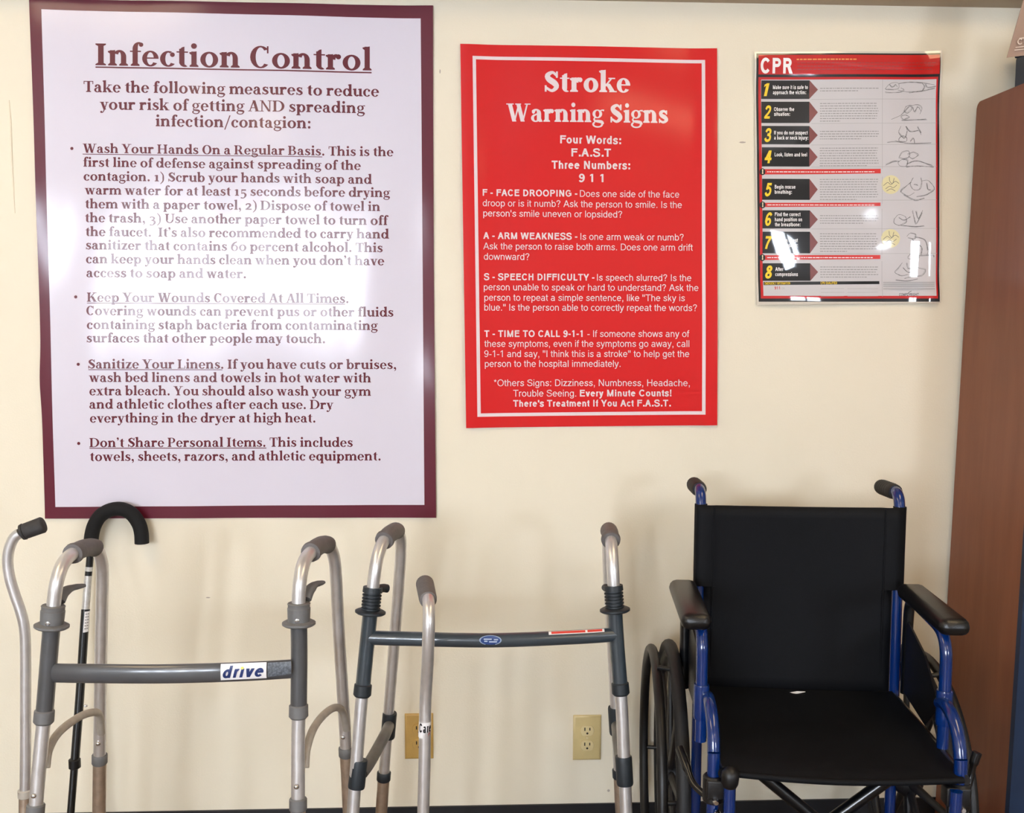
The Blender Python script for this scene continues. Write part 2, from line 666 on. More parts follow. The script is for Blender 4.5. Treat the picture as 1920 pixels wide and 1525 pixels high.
        if ch == 'D':
            g.ring(.36, .35, .43, .35, -90, 90, .17, .045)
            g.bar(.2, .37, 0, .045)
            g.bar(.2, .37, CAP - .045, .045)
            w = .83
        else:
            hh = .18 if ch == 'B' else .2
            g.ring(.36, CAP - hh, .24 if ch == 'B' else .26, hh, -90, 90, .155, .045)
            g.bar(.2, .37, CAP - .045, .045)
            g.bar(.2, .38, CAP - 2 * hh, .045)
            w = .68
            if ch == 'B':
                g.ring(.38, .19, .28, .19, -90, 90, .16, .045)
                g.bar(.2, .39, 0, .045)
                w = .73
            if ch == 'R':
                g.diag(.53, 0, .33, .33, .18)
                g.bar(.5, .8, 0)
                w = .79
    elif ch == 'C':
        g.ring(.38, .35, .32, .36, 43, 318, .17, .05)
        g.rect(.575, .47, .625, .7)
        w = .71
    elif ch == 'H':
        for x in (.1, .58):
            g.stem(x, 0, CAP)
            g.foot(x, 0, .075, .075)
            g.foot(x, CAP, .075, .075, d=-1)
        g.bar(.2, .62, .34, .05)
        w = .87
    elif ch == 'I':
        g.stem(.12, 0, CAP, S * 1.05)
        g.foot(.12, 0, .08, .08)
        g.foot(.12, CAP, .08, .08, d=-1)
        w = .42
    elif ch == 'K':
        g.stem(.1, 0, CAP)
        g.foot(.1, 0, .075, .075)
        g.foot(.1, CAP, .075, .075, d=-1)
        g.diag(.22, .3, .58, CAP - .02, .075)
        g.diag(.58, 0, .32, .41, .2)
        g.bar(.48, .78, CAP - .04)
        g.bar(.52, .84, 0)
        w = .82
    elif ch == 'L':
        g.stem(.1, 0, CAP)
        g.foot(.1, 0, .075, .03)
        g.foot(.1, CAP, .075, .075, d=-1)
        g.bar(.2, .6, 0, .045)
        g.rect(.56, 0, .61, .22)
        w = .65
    elif ch == 'N':
        g.stem(.13, 0, CAP, .065)
        g.stem(.64, 0, CAP, .065)
        g.diag(.6, 0, .1, CAP, .12)
        g.diag(.56, 0, .1, CAP, .12)
        g.bar(.03, .28, 0)
        g.bar(.03, .25, CAP - .04)
        g.bar(.54, .81, CAP - .04)
        w = .84
    elif ch == 'O':
        g.ring(.405, .35, .355, .36, 0, 360, .175, .05)
        w = .81
    elif ch == 'S':
        k, j = S / .148, h / .05
        g.stroke([(.52, .54, .05 * j), (.35, .675 - .012 * (j - 1), .06 * j), (.16, .56, .14 * k), (.22, .43, .165 * k), (.42, .3, .17 * k), (.5, .17, .14 * k), (.33, .025 + .012 * (j - 1), .06 * j), (.09, .15, .05 * j)])
        g.rect(.5 - .03 * (j - 1), .48, .55, .7)
        g.rect(.06, 0, .11 + .03 * (j - 1), .22)
        w = .62
    elif ch == 'T':
        g.stem(.27, 0, CAP, S * 1.05)
        g.foot(.27, 0, .085, .085)
        g.bar(.04, .65, CAP - .05, .05)
        g.rect(.04, .5, .09, CAP)
        g.rect(.6, .5, .65, CAP)
        w = .69
    elif ch == 'U':
        g.stem(.12, .22, CAP)
        g.foot(.12, CAP, .08, .08, d=-1)
        g.ring(.41, .24, .29, .25, 180, 360, .12, .06)
        g.stem(.635, .22, CAP, .065)
        g.bar(.54, .8, CAP - .04)
        w = .8
    elif ch == 'W':
        for dx in (0, .37):
            g.diag(.07 + dx, CAP, .27 + dx, 0, .18)
            g.diag(.53 + dx, CAP, .33 + dx, 0, .07)
        g.bar(0, .33, CAP - .04)
        g.bar(.4, .66, CAP - .04)
        g.bar(.82, 1.08, CAP - .04)
        w = 1.08
    elif ch == 'Y':
        g.stem(.3, 0, .34)
        g.foot(.3, 0, .085, .085)
        g.diag(.06, CAP, .28, .3, .19)
        g.diag(.58, CAP, .37, .32, .07)
        g.bar(0, .32, CAP - .04)
        g.bar(.48, .76, CAP - .04)
        w = .74
    elif ch == '0':
        g.ring(.33, .24, .29, .25, 0, 360, .16, .055)
        w = .66
    elif ch == '1':
        g.stem(.17, 0, XH)
        g.foot(.17, 0, .08, .08)
        g.poly((.06, .4), (.17, .4), (.17 + S, XH), (.1, .46))
        w = .47
    elif ch == '2':
        g.stroke([(.1, .36, .13), (.2, .45, .08), (.38, .44, .12), (.43, .33, .15), (.3, .17, .11), (.1, .04, .06)])
        g.bar(.07, .54, 0, .09)
        w = .6
    elif ch == '3':
        g.stroke([(.1, .4, .1), (.25, .46, .06), (.42, .37, .14), (.35, .23, .07), (.2, .19, .05)])
        g.stroke([(.24, .19, .05), (.42, .14, .12), (.46, 0, .15), (.3, -.17, .06), (.09, -.15, .09)])
        w = .6
    elif ch == '5':
        g.bar(.15, .5, XH - .1, .1)
        g.stem(.14, .15, XH, .05)
        g.stroke([(.15, .17, .05), (.32, .22, .08), (.47, .06, .16), (.33, -.16, .07), (.09, -.15, .09)])
        w = .59
    elif ch == '6':
        g.ring(.33, .22, .28, .235, 0, 360, .15, .05)
        g.stroke([(.53, .69, .06), (.32, .6, .11), (.17, .42, .15), (.12, .22, .15)])
        w = .65
    elif ch in '.,:':
        g.ball(.15, .07, .085)
        if ch == ':':
            g.ball(.15, .4, .085)
        if ch == ',':
            g.stroke([(.2, .06, .08), (.2, -.06, .06), (.1, -.15, .03)])
        w = .31
    elif ch == '\u2019':
        g.ball(.12, .66, .08)
        g.stroke([(.17, .66, .07), (.16, .56, .05), (.08, .49, .03)])
        w = .26
    elif ch == ')':
        g.stroke([(.07, .75, .04), (.26, .52, .09), (.29, .27, .12), (.26, .02, .09), (.07, -.2, .04)])
        w = .41
    elif ch == '/':
        g.diag(.02, -.15, .36, .76, .075)
        w = .46
    elif ch == ' ':
        w = .25
    else:
        raise KeyError(ch)
    return g, w


def serif(text, S=.148, h=.05):
    vs, fs = [], []
    x = 0
    for ch in text:
        g, w = glyph(ch, S, h)
        n = len(vs)
        vs += [(x + p[0], p[1], p[2]) for p in g.v]
        fs += [tuple(i + n for i in f) for f in g.f]
        x += w - .018
    return vs, fs


SXH, SCAP = .52, .716


def sglyph(ch, S):
    """upright grotesque letter of stroke weight S (units of one em)"""
    g = Glyph(S, S * .88)
    H = S * .88
    w = .556
    e = .065

    def V(x, y0, y1):
        g.rect(x, y0, x + S, y1)

    def st(*pts):
        g.stroke([(x, y, S * .94) for x, y in pts])

    def bowl(a, b, y0, y1, a0=0, a1=360):
        g.ring((a + b) / 2, (y0 + y1) / 2, (b - a) / 2, (y1 - y0) / 2, a0, a1, S, H)

    def D(x0, y0, x1, y1, k=1.12):
        g.diag(x0, y0, x1, y1, S * k)

    def arch(a, b, y=.53):
        bowl(a, b, y - .44, y, 0, 180)
        V(b - S, 0, y - .22)
    if ch == 'a':
        bowl(.06, .47, .2, .53, 0, 155)
        V(.47 - S, .05, .37)
        bowl(.035, .43, -.01, .31, 75, 345)
        g.bar(.22, .44, .31 - H, H * .9)
        g.rect(.47 - S, 0, .50, H * .6)
    elif ch == 'b':
        V(e, 0, SCAP)
        bowl(e, .52, -.01, .53)
    elif ch == 'c':
        bowl(.035, .51, -.01, .53, 42, 318)
        w = .5
    elif ch == 'd':
        V(.49 - S, 0, SCAP)
        bowl(.035, .49, -.01, .53)
    elif ch == 'e':
        bowl(.035, .52, -.01, .53, 0, 322)
        g.bar(.08, .5, .24, H * .85)
    elif ch == 'f':
        V(.085, 0, .58)
        bowl(.085, .40, .40, .73, 75, 180)
        g.bar(.01, .28, SXH - H * .9, H * .9)
        w = .278
    elif ch == 'g':
        bowl(.035, .49, -.01, .53)
        V(.49 - S, -.04, SXH)
        bowl(.045, .49, -.21, .12, 190, 360)
    elif ch == 'h':
        V(e, 0, SCAP)
        arch(e, .49)
    elif ch in 'i\u0131':
        V(e, 0, SXH)
        if ch == 'i':
            g.rect(e, SCAP - H * 1.05, e + S, SCAP)
        w = .13 + S
    elif ch == 'j':
        V(e, -.08, SXH)
        bowl(-.16, e + S, -.21, .06, 250, 360)
        g.rect(e, SCAP - H * 1.05, e + S, SCAP)
        w = .13 + S
    elif ch == 'k':
        V(e, 0, SCAP)
        D(e + S * .3, .15, .34, SXH)
        D(.36, 0, .17, .33, 1.25)
        w = .5
    elif ch == 'l':
        V(e, 0, SCAP)
        w = .13 + S
    elif ch == 'm':
        V(e, 0, SXH)
        q = (.70 - S) / 2
        arch(e, e + q + S)
        arch(e + q, e + 2 * q + S)
        w = .833
    elif ch == 'n':
        V(e, 0, SXH)
        arch(e, .49)
    elif ch == 'o':
        bowl(.03, .525, -.01, .53)
    elif ch == 'p':
        V(e, -.2, SXH)
        bowl(e, .52, -.01, .53)
    elif ch == 'q':
        V(.49 - S, -.2, SXH)
        bowl(.035, .49, -.01, .53)
    elif ch == 'r':
        V(e, 0, SXH)
        bowl(e, .44, .12, .53, 62, 165)
        w = .34
    elif ch == 's':
        st((.44, .39), (.36, .465), (.23, .475), (.11, .40), (.17, .305), (.34, .235), (.42, .14), (.31, .045), (.16, .05), (.055, .14))
        w = .5
    elif ch == 't':
        V(.085, .12, .66)
        bowl(.085, .38, -.005, .28, 180, 282)
        g.bar(.01, .27, SXH - H * .9, H * .9)
        w = .285
    elif ch == 'u':
        V(e, .2, SXH)
        bowl(e, .49, -.01, .43, 180, 360)
        V(.49 - S, 0, SXH)
    elif ch in 'vy':
        D(.01, SXH, .25 - S * .56, 0)
        D(.49 - S * 1.12, SXH, .25 - S * .56, 0)
        if ch == 'y':
            st((.25, .05), (.21, -.08), (.15, -.155), (.05, -.16))
        w = .5
    elif ch == 'w':
        k = S * 1.05
        for x0, x1 in ((.0, .20), (.36, .20), (.36, .52), (.72, .52)):
            g.diag(x0 - (k if x0 == .72 else k / 2 if x0 == .36 else 0), SXH, x1 - k / 2, 0, k)
        w = .722
    elif ch == 'x':
        D(.01, SXH, .49 - S * 1.2, 0, 1.2)
        D(.49 - S * 1.2, SXH, .01, 0, 1.2)
        w = .5
    elif ch == 'z':
        g.bar(.03, .46, SXH - H, H)
        g.bar(.02, .47, 0, H)
        D(.03, H * .5, .44 - S * 1.2, SXH - H * .5, 1.3)
        w = .5
    elif ch == 'A':
        D(.0, 0, .335 - S * .56, SCAP)
        D(.67 - S * 1.12, 0, .335 - S * .56, SCAP)
        g.bar(.14, .53, .2, H)
        w = .667
    elif ch == 'B':
        V(.075, 0, SCAP)
        bowl(.15, .58, .36, SCAP, -90, 90)
        bowl(.15, .62, 0, .36 + H, -90, 90)
        for y in (0, .36, SCAP - H):
            g.bar(.1, .38, y, H)
        w = .667
    elif ch == 'C':
        bowl(.045, .70, -.01, .728, 38, 322)
        w = .722
    elif ch == 'D':
        V(.08, 0, SCAP)
        bowl(-.02, .67, 0, SCAP, -90, 90)
        g.bar(.1, .33, 0, H)
        g.bar(.1, .33, SCAP - H, H)
        w = .722
    elif ch in 'EF':
        V(.08, 0, SCAP)
        g.bar(.1, .61, SCAP - H, H)
        g.bar(.1, .57, .35, H)
        if ch == 'E':
            g.bar(.1, .62, 0, H)
        w = .667 if ch == 'E' else .611
    elif ch == 'G':
        bowl(.045, .72, -.01, .728, 38, 330)
        g.bar(.40, .72, .29, H)
        V(.72 - S, .1, .33)
        w = .778
    elif ch == 'H':
        V(.08, 0, SCAP)
        V(.64 - S, 0, SCAP)
        g.bar(.1, .62, .34, H)
        w = .722
    elif ch == 'I':
        V(.09, 0, SCAP)
        w = .18 + S
    elif ch == 'K':
        V(.075, 0, SCAP)
        D(.1, .22, .64 - S * 1.3, SCAP, 1.3)
        D(.66 - S * 1.4, 0, .2, .40, 1.4)
        w = .667
    elif ch == 'L':
        V(.075, 0, SCAP)
        g.bar(.1, .52, 0, H)
        w = .556
    elif ch == 'M':
        V(.075, 0, SCAP)
        V(.76 - S, 0, SCAP)
        D(.075, SCAP, .4175 - S * .5, 0, 1.0)
        D(.76 - S, SCAP, .4175 - S * .5, 0, 1.0)
        w = .833
    elif ch == 'N':
        V(.075, 0, SCAP)
        V(.64 - S, 0, SCAP)
        D(.075, SCAP, .64 - S * 1.15, 0, 1.15)
        w = .722
    elif ch in 'OQ':
        bowl(.04, .74, -.01, .728)
        if ch == 'Q':
            D(.62, -.04, .42, .18)
        w = .778
    elif ch in 'PR':
        V(.08, 0, SCAP)
        bowl(.15, .62, .29, SCAP, -90, 90)
        g.bar(.1, .39, SCAP - H, H)
        g.bar(.1, .39, .29, H)
        w = .667
        if ch == 'R':
            D(.70 - S * 1.25, 0, .33, .33, 1.25)
            w = .722
    elif ch == 'S':
        st((.58, .53), (.50, .65), (.33, .675), (.15, .62), (.12, .49), (.27, .40), (.45, .345), (.57, .26), (.55, .11), (.36, .04), (.18, .06), (.07, .21))
        w = .667
    elif ch == 'T':
        V(.305 - S / 2, 0, SCAP)
        g.bar(.02, .59, SCAP - H, H)
        w = .611
    elif ch == 'U':
        V(.075, .25, SCAP)
        V(.64 - S, .25, SCAP)
        bowl(.075, .64, -.01, .52, 180, 360)
        w = .722
    elif ch == 'V':
        D(.0, SCAP, .335 - S * .56, 0)
        D(.67 - S * 1.12, SCAP, .335 - S * .56, 0)
        w = .667
    elif ch == 'W':
        k = S * 1.08
        for x0, x1 in ((.01, .26), (.472, .26), (.472, .684), (.934, .684)):
            g.diag(x0 - (k if x0 > .9 else k / 2 if x0 > .4 else 0), SCAP, x1 - k / 2, 0, k)
        w = .944
    elif ch == 'Y':
        V(.333 - S / 2, 0, .31)
        D(.0, SCAP, .333 - S * .6, .27, 1.2)
        D(.667 - S * 1.2, SCAP, .333 - S * .6, .27, 1.2)
        w = .667
    elif ch == '0':
        bowl(.04, .515, -.01, .72)
    elif ch == '1':
        V(.37 - S, 0, SCAP)
        g.poly((.11, .5), (.37 - S * .5, .66), (.37, SCAP), (.37 - S * .8, SCAP), (.11, .5 + H))
    elif ch == '2':
        st((.08, .52), (.15, .64), (.28, .675), (.42, .62), (.44, .48), (.32, .31), (.12, .13), (.06, .03))
        g.bar(.03, .5, 0, H)
    elif ch == '3':
        st((.07, .53), (.15, .65), (.28, .675), (.41, .61), (.41, .47), (.31, .385), (.2, .38))
        st((.22, .385), (.37, .36), (.455, .24), (.42, .1), (.27, .04), (.13, .08), (.06, .19))
    elif ch == '4':
        V(.43 - S, 0, SCAP)
        g.bar(.02, .52, .17, H)
        D(.02, .2, .43 - S * 1.2, SCAP, 1.1)
    elif ch == '5':
        g.bar(.12, .49, SCAP - H, H)
        D(.06, .34, .12, SCAP, 1.0)
        st((.1, .37), (.22, .45), (.36, .42), (.455, .3), (.42, .12), (.27, .035), (.13, .07), (.06, .18))
    elif ch == '6':
        bowl(.045, .515, -.01, .45)
        st((.47, .57), (.40, .66), (.27, .67), (.14, .55), (.095, .36), (.095, .2))
    elif ch == '7':
        g.bar(.05, .51, SCAP - H, H)
        st((.45, .66), (.33, .47), (.24, .22), (.22, 0))
    elif ch == '8':
        bowl(.07, .485, .36, .725)
        bowl(.04, .515, -.01, .40)
    elif ch == '9':
        bowl(.04, .51, .26, .725)
        st((.09, .14), (.16, .05), (.29, .045), (.41, .16), (.46, .34), (.46, .5))
    elif ch in '.,:':
        g.rect(.09, 0, .09 + S * 1.1, S * 1.1)
        if ch == ':':
            g.rect(.09, SXH - S * 1.1, .09 + S * 1.1, SXH)
        if ch == ',':
            g.poly((.09 + S * .6, 0), (.09 + S * 1.1, 0), (.09 + S * .7, -.14), (.09, -.14))
        w = .278
    elif ch == '-':
        g.bar(.03, .30, .22, H)
        w = .333
    elif ch == '?':
        st((.08, .52), (.15, .64), (.28, .675), (.42, .62), (.43, .49), (.32, .37), (.27, .2))
        g.rect(.27 - S * .55, 0, .27 + S * .55, S * 1.1)
    elif ch == '!':
        g.poly((.09 + S * .2, .2), (.09 + S * .8, .2), (.09 + S, SCAP), (.09, SCAP))
        g.rect(.09, 0, .09 + S, S)
        w = .278
    elif ch in '\'"':
        for k in range(1 if ch == "'" else 2):
            g.rect(.05 + k * .18, .46, .05 + k * .18 + S, SCAP)
        w = .2 if ch == "'" else .38
    elif ch == '*':
        for a in (90, 18, 162, 234, 306):
            g.stroke([(.19, .58, S * .7), (.19 + .07 * math.cos(R(a)), .58 + .07 * math.sin(R(a)), S * .7), (.19 + .14 * math.cos(R(a)), .58 + .14 * math.sin(R(a)), S * .7)])
        w = .389
    elif ch == ' ':
        w = .278
    else:
        raise KeyError(ch)
    return g, w + (S - .09) * .35


def sans(text, S=.09, shear=0.0):
    vs, fs = [], []
    x = 0
    for ch in text:
        g, w = sglyph(ch, S)
        n = len(vs)
        vs += [(x + p[0] + p[1] * shear, p[1], p[2]) for p in g.v]
        fs += [tuple(i + n for i in f) for f in g.f]
        x += w
    return vs, fs


def fine(gl, l=.13):
    """split long faces of lettering so that it follows a curved surface"""
    vs, fs = list(gl[0]), []
    for f in gl[1]:
        if len(f) != 4:
            fs.append(f)
            continue
        a, b, c, d = f
        ab = math.dist(vs[a][:2], vs[b][:2])
        bc = math.dist(vs[b][:2], vs[c][:2])
        if max(ab, bc) <= l:
            fs.append(f)
            continue
        if ab > bc:
            a, b, c, d = b, c, d, a
        n = int(max(ab, bc) / l) + 1
        A, D_ = [], []
        for k in range(n + 1):
            t = k / n
            A.append(len(vs))
            vs.append((vs[b][0] * (1 - t) + vs[c][0] * t, vs[b][1] * (1 - t) + vs[c][1] * t, vs[a][2]))
            D_.append(len(vs))
            vs.append((vs[a][0] * (1 - t) + vs[d][0] * t, vs[a][1] * (1 - t) + vs[d][1] * t, vs[a][2]))
        for k in range(n):
            fs.append((D_[k], A[k], A[k + 1], D_[k + 1]))
    return vs, fs


class Sheet:
    """a paper poster on the back wall: gentle waves, print laid on it in layers"""

    def __init__(s, name, label, cat, corners, wave, base=0.0022):
        s.c = [at(*p) for p in corners]            # TL TR BR BL
        s.wave = wave
        s.base = base
        loc = (s.c[2] + s.c[3]) / 2
        s.t = thing(name, label, cat, (loc.x, -0.001, loc.z))

    def on(s, px, py, lift=0.0):
        p = at(px, py)
        return Vector((p.x, -(s.base + s.wave(p.x, p.z) + lift), p.z))

    def quad(s, m, q, lift, nu=1, nv=1, thick=None):
        def fn(u, v):
            x = (q[0][0] * (1 - u) + q[1][0] * u) * (1 - v) + (q[3][0] * (1 - u) + q[2][0] * u) * v
            y = (q[0][1] * (1 - u) + q[1][1] * u) * (1 - v) + (q[3][1] * (1 - u) + q[2][1] * u) * v
            return s.on(x, y, lift)
        m.grid(fn, nu, nv, thick)

    def frame(s, m, q, wpx, lift, n=24):
        """hollow rectangle of line width wpx; q = outer corners"""
        def ins(k, sx, sy):
            return (q[k][0] + sx * wpx, q[k][1] + sy * wpx)
        i = [ins(0, 1, 1), ins(1, -1, 1), ins(2, -1, -1), ins(3, 1, -1)]
        s.quad(m, [q[0], q[1], i[1], i[0]], lift, n, 1)
        s.quad(m, [i[3], i[2], q[2], q[3]], lift, n, 1)
        s.quad(m, [q[0], i[0], i[3], q[3]], lift, 1, n)
        s.quad(m, [i[1], q[1], q[2], i[2]], lift, 1, n)

    def line(s, m, glyphs, x0, x1, b0, b1, em, lift):
        vs, fs = fine(glyphs) if em > 25 else glyphs
        lo = min(v[0] for v in vs)
        hi = max(v[0] for v in vs)
        k = (x1 - x0) / (hi - lo)
        out = []
        for (x, y, k_) in vs:
            px = x0 + (x - lo) * k
            py = b0 + (b1 - b0) * (px - x0) / (x1 - x0) - y * em
            out.append(s.on(px, py, lift + k_ * 3e-5))
        m.add(out, fs)

    def ribbon(s, m, pts, w, lift, n=4):
        P = cr([(x, y, 0) for x, y in pts], n) if len(pts) > 2 else [Vector((*p, 0)) for p in pts]
        A, B = [], []
        for i, p in enumerate(P):
            q = P[min(i + 1, len(P) - 1)] - P[max(i - 1, 0)]
            l = math.hypot(q.x, q.y) or 1
            A.append(s.on(p.x - q.y / l * w / 2, p.y + q.x / l * w / 2, lift))
            B.append(s.on(p.x + q.y / l * w / 2, p.y - q.x / l * w / 2, lift))
        n0 = len(A)
        m.add(A + B, [(i, i + 1, n0 + i + 1, n0 + i) for i in range(n0 - 1)])


def poster_mat(name, rgb, **k):
    d = dict(rough=0.5, coat=0.5, coat_rough=0.13, var=0.0, bump=0.0, spec=0.2)
    d.update(k)
    return mat(name, rgb, **d)


# ------------------------------------------------------------------ poster: Infection Control
MAROON = poster_mat('maroon_print', (92, 20, 40))
P1WHITE = poster_mat('poster_white', (208, 202, 214))
MTEXT = poster_mat('maroon_lettering', (92, 16, 32))


def wave1(x, z):
    w = 0.0022 + 0.0018 * math.sin(x * 9 + z * 3.1) + 0.0012 * math.sin(x * 21 - z * 5.0 + 1)
    e = math.exp(-((x + 1.01) / .05) ** 2) + math.exp(-((x + .075) / .04) ** 2)
    w += e * (0.0022 + 0.0012 * math.sin(z * 13))
    return max(w, 0.0003)


S1 = Sheet('infection_control_poster', 'big white infection control poster with maroon border and lettering', 'poster',
           [(57, -2), (812, 12), (818, 970), (86, 972)], wave1)
m = MB()


def p1(u, v):
    xl = 57 + (86 - 57) * v - 3.0 * math.exp(-((v - .735) / .05) ** 2) + 2.0 * math.sin(v * math.pi)
    xr = 812 + 6 * v - 1.5 * math.sin(v * math.pi)
    yl, yr = -2 + 974 * v, 12 + 958 * v
    return S1.on(xl + (xr - xl) * u, yl + (yr - yl) * u, 0.0)


m.grid(p1, 60, 70, (0, 0.0006, 0))
m.build('border_sheet', MAROON, S1.t)
m = MB()
S1.quad(m, [(80, 19), (789, 36), (796, 946), (106, 950)], 0.0005, 56, 66)
m.build('white_panel', P1WHITE, S1.t)
SER = dict(S=.162, h=.06)


def block1(name, lines, em, under=()):
    m = MB()
    for (t, x0, x1, b0, b1) in lines:
        S1.line(m, serif(t, **SER), x0, x1, b0, b1, em, 0.0010)
    for (x0, x1, y0, y1, w) in under:
        k = 12
        S1.ribbon(m, [(x0 + (x1 - x0) * i / k, y0 + (y1 - y0) * i / k) for i in range(k + 1)], w, 0.0010, 1)
    return m.build(name, MTEXT, S1.t, smooth=False, recalc=False)


block1('heading', [('Infection Control', 180, 697, 123, 133)], 58.5, [(180, 697, 126.5, 137, 2.6)])
block1('subheading', [('Take the following measures to reduce', 158, 711, 173, 182),
                      ('your risk of getting AND spreading', 188, 685, 206, 213),
                      ('infection/contagion:', 293, 583, 237.5, 242)], 29.5)
EMB = 24.5
block1('paragraph', [('Wash Your Hands On a Regular Basis. This is the', 156, 738, 287, 294),
                     ('first line of defense against spreading of the', 157, 677, 313, 319.5),
                     ('contagion. 1) Scrub your hands with soap and', 158, 698, 339, 345.5),
                     ('warm water for at least 15 seconds before drying', 160, 732, 365, 370.5),
                     ('them with a paper towel, 2) Dispose of towel in', 161, 713, 391, 396.5),
                     ('the trash, 3) Use another paper towel to turn off', 161, 729, 417, 422.7),
                     ('the faucet.  It\u2019s also recommended to carry hand', 162, 730, 443, 448),
                     ('sanitizer that contains 60 percent alcohol. This', 163, 718, 468, 473.5),
                     ('can keep your hands clean when you don\u2019t have', 163, 721, 494, 498),
                     ('access to soap and water.', 164, 462, 520, 522)], EMB, [(156, 605, 289.5, 295, 1.3)])
block1('paragraph', [('Keep Your Wounds Covered At All Times.', 165, 654, 566, 568.5),
                     ('Covering wounds can prevent pus or other fluids', 164, 738, 591, 594),
                     ('containing staph bacteria from contaminating', 165, 709, 617, 619),
                     ('surfaces that other people may touch.', 165, 610, 642, 643.5)], EMB, [(165, 648, 568.5, 570.5, 1.3)])
block1('paragraph', [('Sanitize Your Linens. If you have cuts or bruises,', 168, 743, 691, 692),
                     ('wash bed linens and towels in hot water with', 169, 696, 716, 717),
                     ('extra bleach. You should also wash your gym', 170, 696, 741, 742),
                     ('and athletic clothes after each use. Dry', 170, 626, 766, 767),
                     ('everything in the dryer at high heat.', 171, 592, 792, 792)], EMB, [(168, 418, 693, 693.5, 1.3)])
block1('paragraph', [('Don\u2019t Share Personal Items. This includes', 170, 662, 838, 837.5),
                     ('towels, sheets, razors, and athletic equipment.', 171, 714, 864, 863)], EMB, [(170, 500, 840, 840, 1.5)])
for (x, y) in ((136, 279), (144, 557), (149, 683), (150, 831)):
    m = MB()
    m.add([S1.on(x + 3 * math.cos(R(30 * k)), y + 3 * math.sin(R(30 * k)), .001) for k in range(12)], [tuple(range(12))])
    m.build('bullet', MTEXT, S1.t, smooth=False)

# ------------------------------------------------------------------ poster: Stroke Warning Signs
RED = poster_mat('red_print', (204, 14, 16), coat_rough=0.13)
P2WHITE = poster_mat('poster_white_ink', (222, 206, 208), coat_rough=0.13)


def wave2(x, z):
    w = 0.0022 + 0.0016 * math.sin(x * 11 - z * 4) + 0.0012 * math.sin(z * 13 + x * 6)
    w += 0.006 * math.exp(-((x - .0) / .05) ** 2) + 0.006 * math.exp(-((x - .61) / .045) ** 2)
    return max(w, 0.0003)


S2 = Sheet('stroke_warning_poster', 'glossy red stroke warning signs poster with thin white line border', 'poster',
           [(863, 84), (1343, 92), (1343, 797), (874, 802)], wave2)
m = MB()
S2.quad(m, [(863, 84), (1343, 92), (1343, 797), (874, 802)], 0, 56, 56, (0, 0.0006, 0))
m.build('red_sheet', RED, S2.t)
m = MB()
S2.frame(m, [(886, 106.5), (1321, 113.5), (1321, 777), (895, 781)], 6.3, .0006, 40)
m.build('border_line', P2WHITE, S2.t)
m = MB()
S2.line(m, serif('Stroke', .185, .085), 1021, 1181, 173, 174.5, 54, .0009)
m.build('heading', P2WHITE, S2.t, smooth=False, recalc=False)
m = MB()
S2.line(m, serif('Warning Signs', .185, .085), 949, 1252, 228.5, 231.5, 48, .0009)
m.build('heading', P2WHITE, S2.t, smooth=False, recalc=False)
BO, RG = .15, .088


def block2(name, lines, em):
    m = MB()
    for (t, bold, x0, x1, b0, b1) in lines:
        S2.line(m, sans(t, BO if bold else RG), x0, x1, b0, b1, em, .0009)
    return m.build(name, P2WHITE, S2.t, smooth=False, recalc=False)


block2('subheading', [('Four Words:', 1, 1050, 1164, 269.5, 271), ('F.A.S.T', 1, 1071, 1145, 294, 294.5),
                      ('Three Numbers:', 1, 1034, 1181, 317, 318), ('9 1 1', 1, 1085, 1131, 341.5, 342)], 21.0)
EM2 = 17.4
block2('paragraph', [('F - FACE DROOPING -', 1, 905, 1082, 368, 369.5), ('Does one side of the face', 0, 1087, 1273, 369.5, 371),
                     ('droop or is it numb? Ask the person to smile. Is the', 0, 905, 1278, 387.5, 390.5),
                     ("person's smile uneven or lopsided?", 0, 906, 1166, 406.5, 408.5)], EM2)
block2('paragraph', [('A - ARM WEAKNESS -', 1, 906, 1082, 448.5, 450), ('Is one arm weak or numb?', 0, 1088, 1281, 450, 451.5),
                     ('Ask the person to raise both arms. Does one arm drift', 0, 906, 1298, 468, 470.5),
                     ('downward?', 0, 907, 992, 487.5, 488)], EM2)
block2('paragraph', [('S - SPEECH DIFFICULTY -', 1, 907, 1114, 525.5, 526.5), ('Is speech slurred? Is the', 0, 1119, 1295, 526.5, 527.5),
                     ('person unable to speak or hard to understand? Ask the', 0, 907, 1308, 544.5, 546),
                     ('person to repeat a simple sentence, like "The sky is', 0, 908, 1283, 564, 565),
                     ('blue." Is the person able to correctly repeat the words?', 0, 908, 1305, 582.5, 583.5)], EM2)
block2('paragraph', [('T - TIME TO CALL 9-1-1', 1, 908, 1092, 632, 632), ('- If someone shows any of', 0, 1101, 1291, 632, 632),
                     ('these symptoms, even if the symptoms go away, call', 0, 908, 1291, 650.5, 650.5),
                     ('9-1-1 and say, "I think this is a stroke" to help get the', 0, 908, 1291, 669.5, 669.5),
                     ('person to the hospital immediately.', 0, 909, 1163, 688, 688)], EM2)
block2('closing_lines', [('*Others Signs: Dizziness, Numbness, Headache,', 0, 926, 1292, 724, 724),
                         ('Trouble Seeing.', 0, 962, 1080, 743.5, 743.5), ('Every Minute Counts!', 1, 1087, 1258, 743.5, 743),
                         ("There's Treatment If You Act F.A.S.T.", 1, 962, 1257, 762.5, 762)], EM2)

